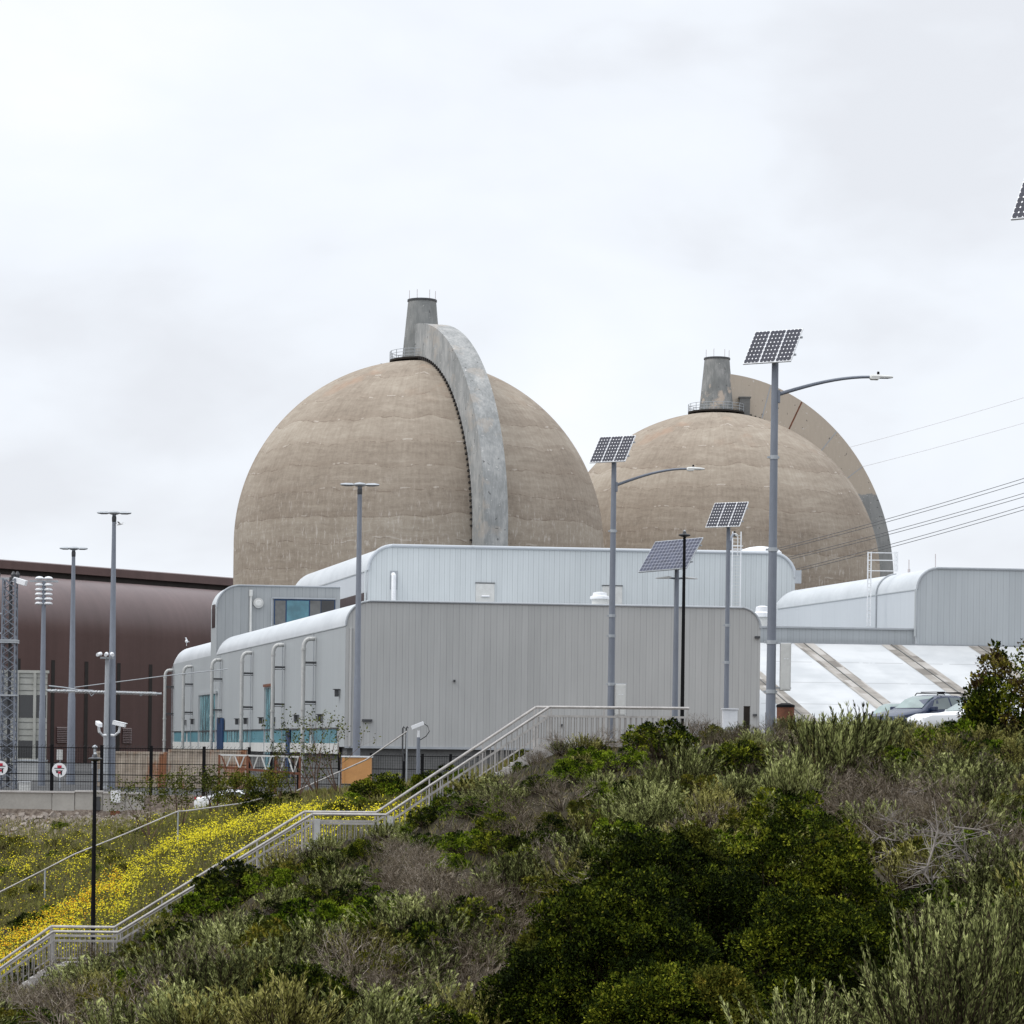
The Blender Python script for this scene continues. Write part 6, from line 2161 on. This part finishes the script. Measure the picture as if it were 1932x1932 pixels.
# growth hugging the near side of the stairs, leaving the landings open
px = -10.0
while px < 1235:
    px += rnd.uniform(13, 24)
    if 572 < px < 735 or 1050 < px < 1235 and rnd.random() < .5 or 60 < px < 190 and rnd.random() < .6 or 455 < px < 572 and rnd.random() < .7: continue
    if 860 < px < 1240 and rnd.random() < .6: continue
    D = rnd.uniform(79.2, 80.8); x = (px - 966) / FU * D
    kd = rnd.choice(['sage', 'sagey', 'twig', 'dark', 'green', 'green', 'sage'])
    s = rnd.uniform(.55, .85)
    plant(kd, x, D, gz(x, D) - .05, s, s * rnd.uniform(.7, .95))

for px, D, s, sz, kd, lb in ((438, 80.7, 1.75, 1.95, 'dark', 'big dark shrub rising in front of the lower long stair railing'), (400, 80.2, 1.0, 1.1, 'green', 'bright green shrub at the left foot of the big dark shrub by the stairs'),
                             (480, 80.3, .9, 1.0, 'dark', 'dark shrub at the right foot of the big dark shrub by the stairs'), (843, 80.6, .85, 1.15, 'green', 'green shrub crossing the middle of the upper long stair railing'),
                             (880, 80.6, .6, .9, 'dark', 'small dark shrub crossing the upper long stair railing')):
    x = (px - 966) / FU * D
    plant(kd, x, D, gz(x, D) - .1, s, sz, lb)
# brush carries on past the right edge of the view
for i in range(150):
    px = rnd.uniform(2000, 2650); D = rnd.uniform(20, 81); x = (px - 966) / FU * D
    kd = rnd.choice(['sage', 'sage', 'sagey', 'dark', 'green', 'twig', 'olive']); s = rnd.uniform(.9, 1.5)
    plant(kd, x, D, gz(x, D) - .06, s, s * .85)

# ---- dead white branches
def dead_branch(pts, r, label, D):
    D = max(34, hill_point(pts[0][0], max(p_[1] for p_ in pts) + 22)[1] - .5)
    rt = empty('dead_branch', P(*pts[0], D), label, 'branch', 'bleached dead branches on the right slope')
    ps = [P(x, y, D - .1 * i) for i, (x, y) in enumerate(pts)]
    MB().tube(ps, [.75 * r * (1 - .6 * i / len(ps)) for i in range(len(ps))], 6).build('limb', 'bark_white', rt, True)
    g = random.Random(len(pts) + int(pts[0][0])); mb = MB()
    for i in range(46):
        k = g.randrange(len(ps) - 1); a = ps[k].lerp(ps[k + 1], g.random())
        d = Vector((g.uniform(-1, 1), g.uniform(-.5, .5), g.uniform(-.6, .9))).normalized()
        b = a + d * g.uniform(.12, .3); c = b + (d + Vector((g.uniform(-.6, .6), 0, g.uniform(-.6, .6)))).normalized() * g.uniform(.1, .22)
        mb.tube([a, b, c], [r * .30, r * .2, r * .08], 4)
    mb.build('twig', 'bark_white', rt)


dead_branch([(1628, 1604), (1660, 1580), (1700, 1588), (1735, 1572), (1770, 1566), (1800, 1600)], .028, 'long bleached branch lying across the twiggy right slope', 47)
dead_branch([(1770, 1566), (1758, 1610), (1745, 1648), (1770, 1690)], .024, 'bleached branch dropping from the long one on the right slope', 46)
dead_branch([(1660, 1545), (1700, 1552), (1728, 1572)], .02, 'short bleached branch above the left end of the long one', 47.5)
dead_branch([(1800, 1560), (1850, 1566), (1900, 1590), (1932, 1610)], .02, 'thin bleached branch reaching toward the right edge', 48)
dead_branch([(1660, 1615), (1700, 1600), (1750, 1612), (1790, 1640), (1830, 1630)], .02, 'bleached branch under the middle of the long one', 45)
dead_branch([(1840, 1660), (1820, 1610), (1790, 1580), (1775, 1545)], .018, 'slim bleached branch standing up at the right of the tangle', 46)
dead_branch([(1600, 1528), (1640, 1520), (1690, 1512), (1740, 1490)], .016, 'thin grey branch leaning on the sagebrush above', 52)

# ---- loose sprigs and litter between the shrubs
g = rs(900)
n = 70000  # sprigs
Dg = 17 + (86 - 17) * g.rand(n) ** 1.15
ug = (-.215 + .43 * g.rand(n))
x = ug * Dg; z = ground(x, Dg)
base = np.stack([x, Dg, z - .02], 1)
d = unit(np.stack([g.randn(n) * .6 + .15, g.randn(n) * .6, np.ones(n)], 1)); L = (.10 + .22 * g.rand(n)) * np.clip(Dg / 50, .45, 1.1)
Q = leaf_quads(base, d, unit(g.randn(n, 3)), L, L * .07)
o = quads_obj('undergrowth', Q, ['grass_dry', 'leaf_sage', 'twig_grey'], midx=g.choice(3, n, p=[.4, .35, .25]))
tag(o, 'dry grass and loose sprigs between the shrubs', 'undergrowth', kind='stuff')

# ---- mustard bank
g = rs(901)


def band(px, py):
    """how thickly the flowers stand"""
    yr = np.interp(px, [-60, 100, 230, 280, 330, 400, 480, 590, 700, 780], [1810, 1728, 1650, 1610, 1577, 1551, 1538, 1524, 1530, 1505])
    dy = py - yr
    w = np.interp(px, [0, 240, 300], [34, 26, 17]); amp = np.interp(px, [0, 560, 660, 800], [1.5, 1.1, .5, .3])
    pt = .5 + .5 * np.sin(px * .045 + 1.2 * np.sin(py * .06)) * np.sin(py * .07 + px * .018)
    f = amp * (.3 + .7 * (.5 + .5 * np.sin(px * .071 + 2 * np.sin(py * .05)) * np.sin(py * .11 + px * .03))) * np.exp(-((dy - w * .45) / w) ** 2) + .75 * pt ** 2 * np.exp(-((dy - 62) / 42) ** 2) * (dy > 0)
    f = f * (dy > -w)
    f = f + .50 * pt * np.exp(-((px - 70) / 120) ** 2 - ((py - 1615) / 32) ** 2)
    return f


n = 26000
D_ = 86 + 54 * g.rand(n); u_ = -.215 + .185 * g.rand(n)
x = u_ * D_; z = ground(x, D_)
px = 966 + u_ * FU; py = 1410 + (966 - px) * -.0131 - z / D_ * FU - 25
dens = band(px, py)
cl = .5 + .5 * np.sin(x * 1.7 + np.sin(D_ * .9) * 2) * np.sin(D_ * .55 + x * .6)
keep = (g.rand(n) < .30 + .70 * np.clip(dens, 0, 1) * (.25 + .75 * cl)) & (py > 1505)
x, z, D_, px, py, dens = x[keep], z[keep], D_[keep], px[keep], py[keep], dens[keep]; n = len(x)
h = .38 + .42 * g.rand(n)
base = np.stack([x, D_, z - .03], 1); tip = base + np.stack([g.randn(n) * .08, g.randn(n) * .08, h], 1)
st = seg_quads(base, tip, np.full(n, .006), np.full(n, .004))
k = 5; rp = np.repeat(np.arange(n), k)
f = g.rand(n * k)[:, None]
lq = leaf_quads(base[rp] * (1 - f) + tip[rp] * f, unit(g.randn(n * k, 3) + np.array([0, 0, .6])), unit(g.randn(n * k, 3)), .10 + .12 * g.rand(n * k), np.full(n * k, .022))
cl2 = .35 + .65 * (np.sin(x * 2.3 + 1.1 * np.sin(D_ * 1.3)) * np.sin(D_ * .8 + x * .5) > -.25)
fl = np.repeat(np.arange(n), 8)
has = g.rand(len(fl)) < (.06 + .94 * np.clip(dens[fl] * cl2[fl] * 1.5, 0, 1))
fl = fl[has]; m_ = len(fl)
cpos = tip[fl] + np.stack([g.randn(m_) * .085, g.randn(m_) * .085, -.02 - .22 * g.rand(m_) ** 1.5], 1)
fq = leaf_quads(cpos, unit(g.randn(m_, 3) * np.array([1, .7, .5])), unit(g.randn(m_, 3) * .5 + np.array([-.3, -.5, 1.0])), .050 + .032 * g.rand(m_), .046 + .026 * g.rand(m_))
orange = ((px[fl] < 235) & (py[fl] > 1625) & (g.rand(m_) < .45 * np.exp(-((py[fl] - (1790 - px[fl] * .62)) / 45) ** 2)))
Q = np.concatenate([st, lq, fq]); mi = np.concatenate([np.zeros(len(st) + len(lq), int), np.where(orange, 2, 1)])
o = quads_obj('mustard_flowers', Q, ['mustard_green', 'mustard_yellow', 'poppy_orange'], midx=mi)
tag(o, 'bank of yellow wild mustard flowers behind the stairs', 'flowers', kind='stuff')

# dry grass over the far bank
n = 60000
D_ = 88 + 58 * g.rand(n); u_ = -.215 + .22 * g.rand(n); x = u_ * D_; z = ground(x, D_)
base = np.stack([x, D_, z - .02], 1); L = .18 + .32 * g.rand(n)
Q = leaf_quads(base, unit(np.stack([g.randn(n) * .5, g.randn(n) * .5, np.ones(n)], 1)), unit(g.randn(n, 3)), L, L * .08)
o = quads_obj('bank_grass', Q, ['grass_dry', 'mustard_green', 'rust'], midx=g.choice(3, n, p=[.5, .48, .02]))
tag(o, 'dry and green grass on the far bank', 'grass', kind='stuff')

# weeds of the left bank
for i in range(34):
    px = rnd.uniform(-20, 250); D = rnd.uniform(112, 139); x = (px - 966) / FU * D
    s = rnd.uniform(.55, 1.1)
    plant(rnd.choice(['olive', 'sagey', 'sagey', 'olive', 'green']), x, D, gz(x, D) - .05, s, s * .75, 'low yellowish weed clump on the bank below the retaining wall', 'weed clumps below the retaining wall')
# rubble under the retaining wall
n = 1500
X = -35 + 26 * g.rand(n); Y = 137 + 12.3 * g.rand(n) ** .7; Z = ground(X, Y)
mb = MB()
for i in range(n):
    r_ = .04 + .15 * g.rand() ** 2.5
    ax = unit(g.randn(3)); ay = unit(np.cross(ax, g.randn(3))); az = np.cross(ax, ay)
    mb.obox((X[i], Y[i], Z[i] + r_ * .3), tuple(ax), tuple(ay), tuple(az), r_, r_ * (.5 + .5 * g.rand()), r_ * (.4 + .4 * g.rand()))
o = mb.build('rubble', 'rock'); tag(o, 'broken rocks and rubble below the retaining wall', 'rubble', kind='stuff')


# ---- saplings in front of the yard
def sapling(px, py, D, H, seed, label, lean=0, nleaf=500, lsz=.10, levels=3, spread=.38):
    g = rs(seed); p = P(px, py, D); z0 = gz(p.x, D)
    z0 = min(z0, p.z)
    rt = empty('sapling', (p.x, D, z0), label, 'tree', 'spindly saplings below the yard')
    segs = []
    n0 = 5
    P_ = np.zeros((n0, 3)); th = g.rand(n0) * 6.28
    d = unit(np.stack([np.cos(th) * .45 + lean, np.sin(th) * .45, np.full(n0, 1.)], 1)); L = np.full(n0, H * .40); r = np.full(n0, .040)
    allp = []
    for lv in range(levels + 1):
        for k in range(3):
            q = P_ + d * (L / 3)[:, None]; segs.append((P_, q, r, r * .82)); P_ = q; r = r * .82
            d = unit(d + g.randn(len(d), 3) * .12 + np.array([0, 0, .04]))
            if lv > 0: allp.append((P_.copy(), d.copy()))
        if lv == levels: break
        nb = 3 if lv < 2 else 2
        P_ = np.repeat(P_, nb, 0); d = unit(np.repeat(d, nb, 0) + g.randn(len(P_), 3) * spread); L = np.repeat(L, nb) * (.5 + .28 * g.rand(len(P_))); r = np.repeat(r, nb) * .62
    Q = seg_quads(*[np.concatenate([s_[i] for s_ in segs]) for i in range(4)])
    quads_obj('trunk', Q, ['sapling_bark'], rt)
    A = np.concatenate([a for a, _ in allp]); k = g.randint(0, len(A), nleaf)
    # leaves in small tufts
    kk = g.choice(np.unique(k), nleaf)
    c = A[kk] + g.randn(nleaf, 3) * .09
    Q = leaf_quads(c, unit(g.randn(nleaf, 3)), unit(g.randn(nleaf, 3)), lsz * (.6 + .7 * g.rand(nleaf)), lsz * .55 * np.ones(nleaf))
    quads_obj('foliage', Q, ['sapling_leaf'], rt)


sapling(640, 1500, 121, 3.9, 401, 'bare reddish sapling with few leaves in front of the grey hall corner', -.30, 330, .13)
sapling(560, 1508, 122, 3.4, 402, 'thin sapling with scattered yellow leaves before the downpipes', -.05, 420, .13)
sapling(600, 1500, 123, 4.6, 406, 'tallest spindly sapling, its tip crossing the hall side wall', -.42, 320, .13)
sapling(285, 1520, 124, 3.5, 403, 'leafy sapling at the left end of the sapling row', .0, 1300, .115, spread=.5)
sapling(340, 1525, 123, 3.2, 404, 'leafy sapling in front of the pale container', .05, 1300, .115, spread=.5)
sapling(400, 1522, 123, 2.7, 405, 'low leafy sapling in front of the steel truss', .0, 1300, .115, spread=.55)
sapling(455, 1516, 122, 2.3, 407, 'low leafy sapling in front of the white car below the fence', .0, 2600, .115, spread=.55)
sapling(520, 1512, 122, 2.0, 408, 'low leafy sapling just right of the steel truss', .1, 1500, .115, spread=.55)

# every building, lamp and plant stands; nothing else to add
bpy.context.view_layer.update()
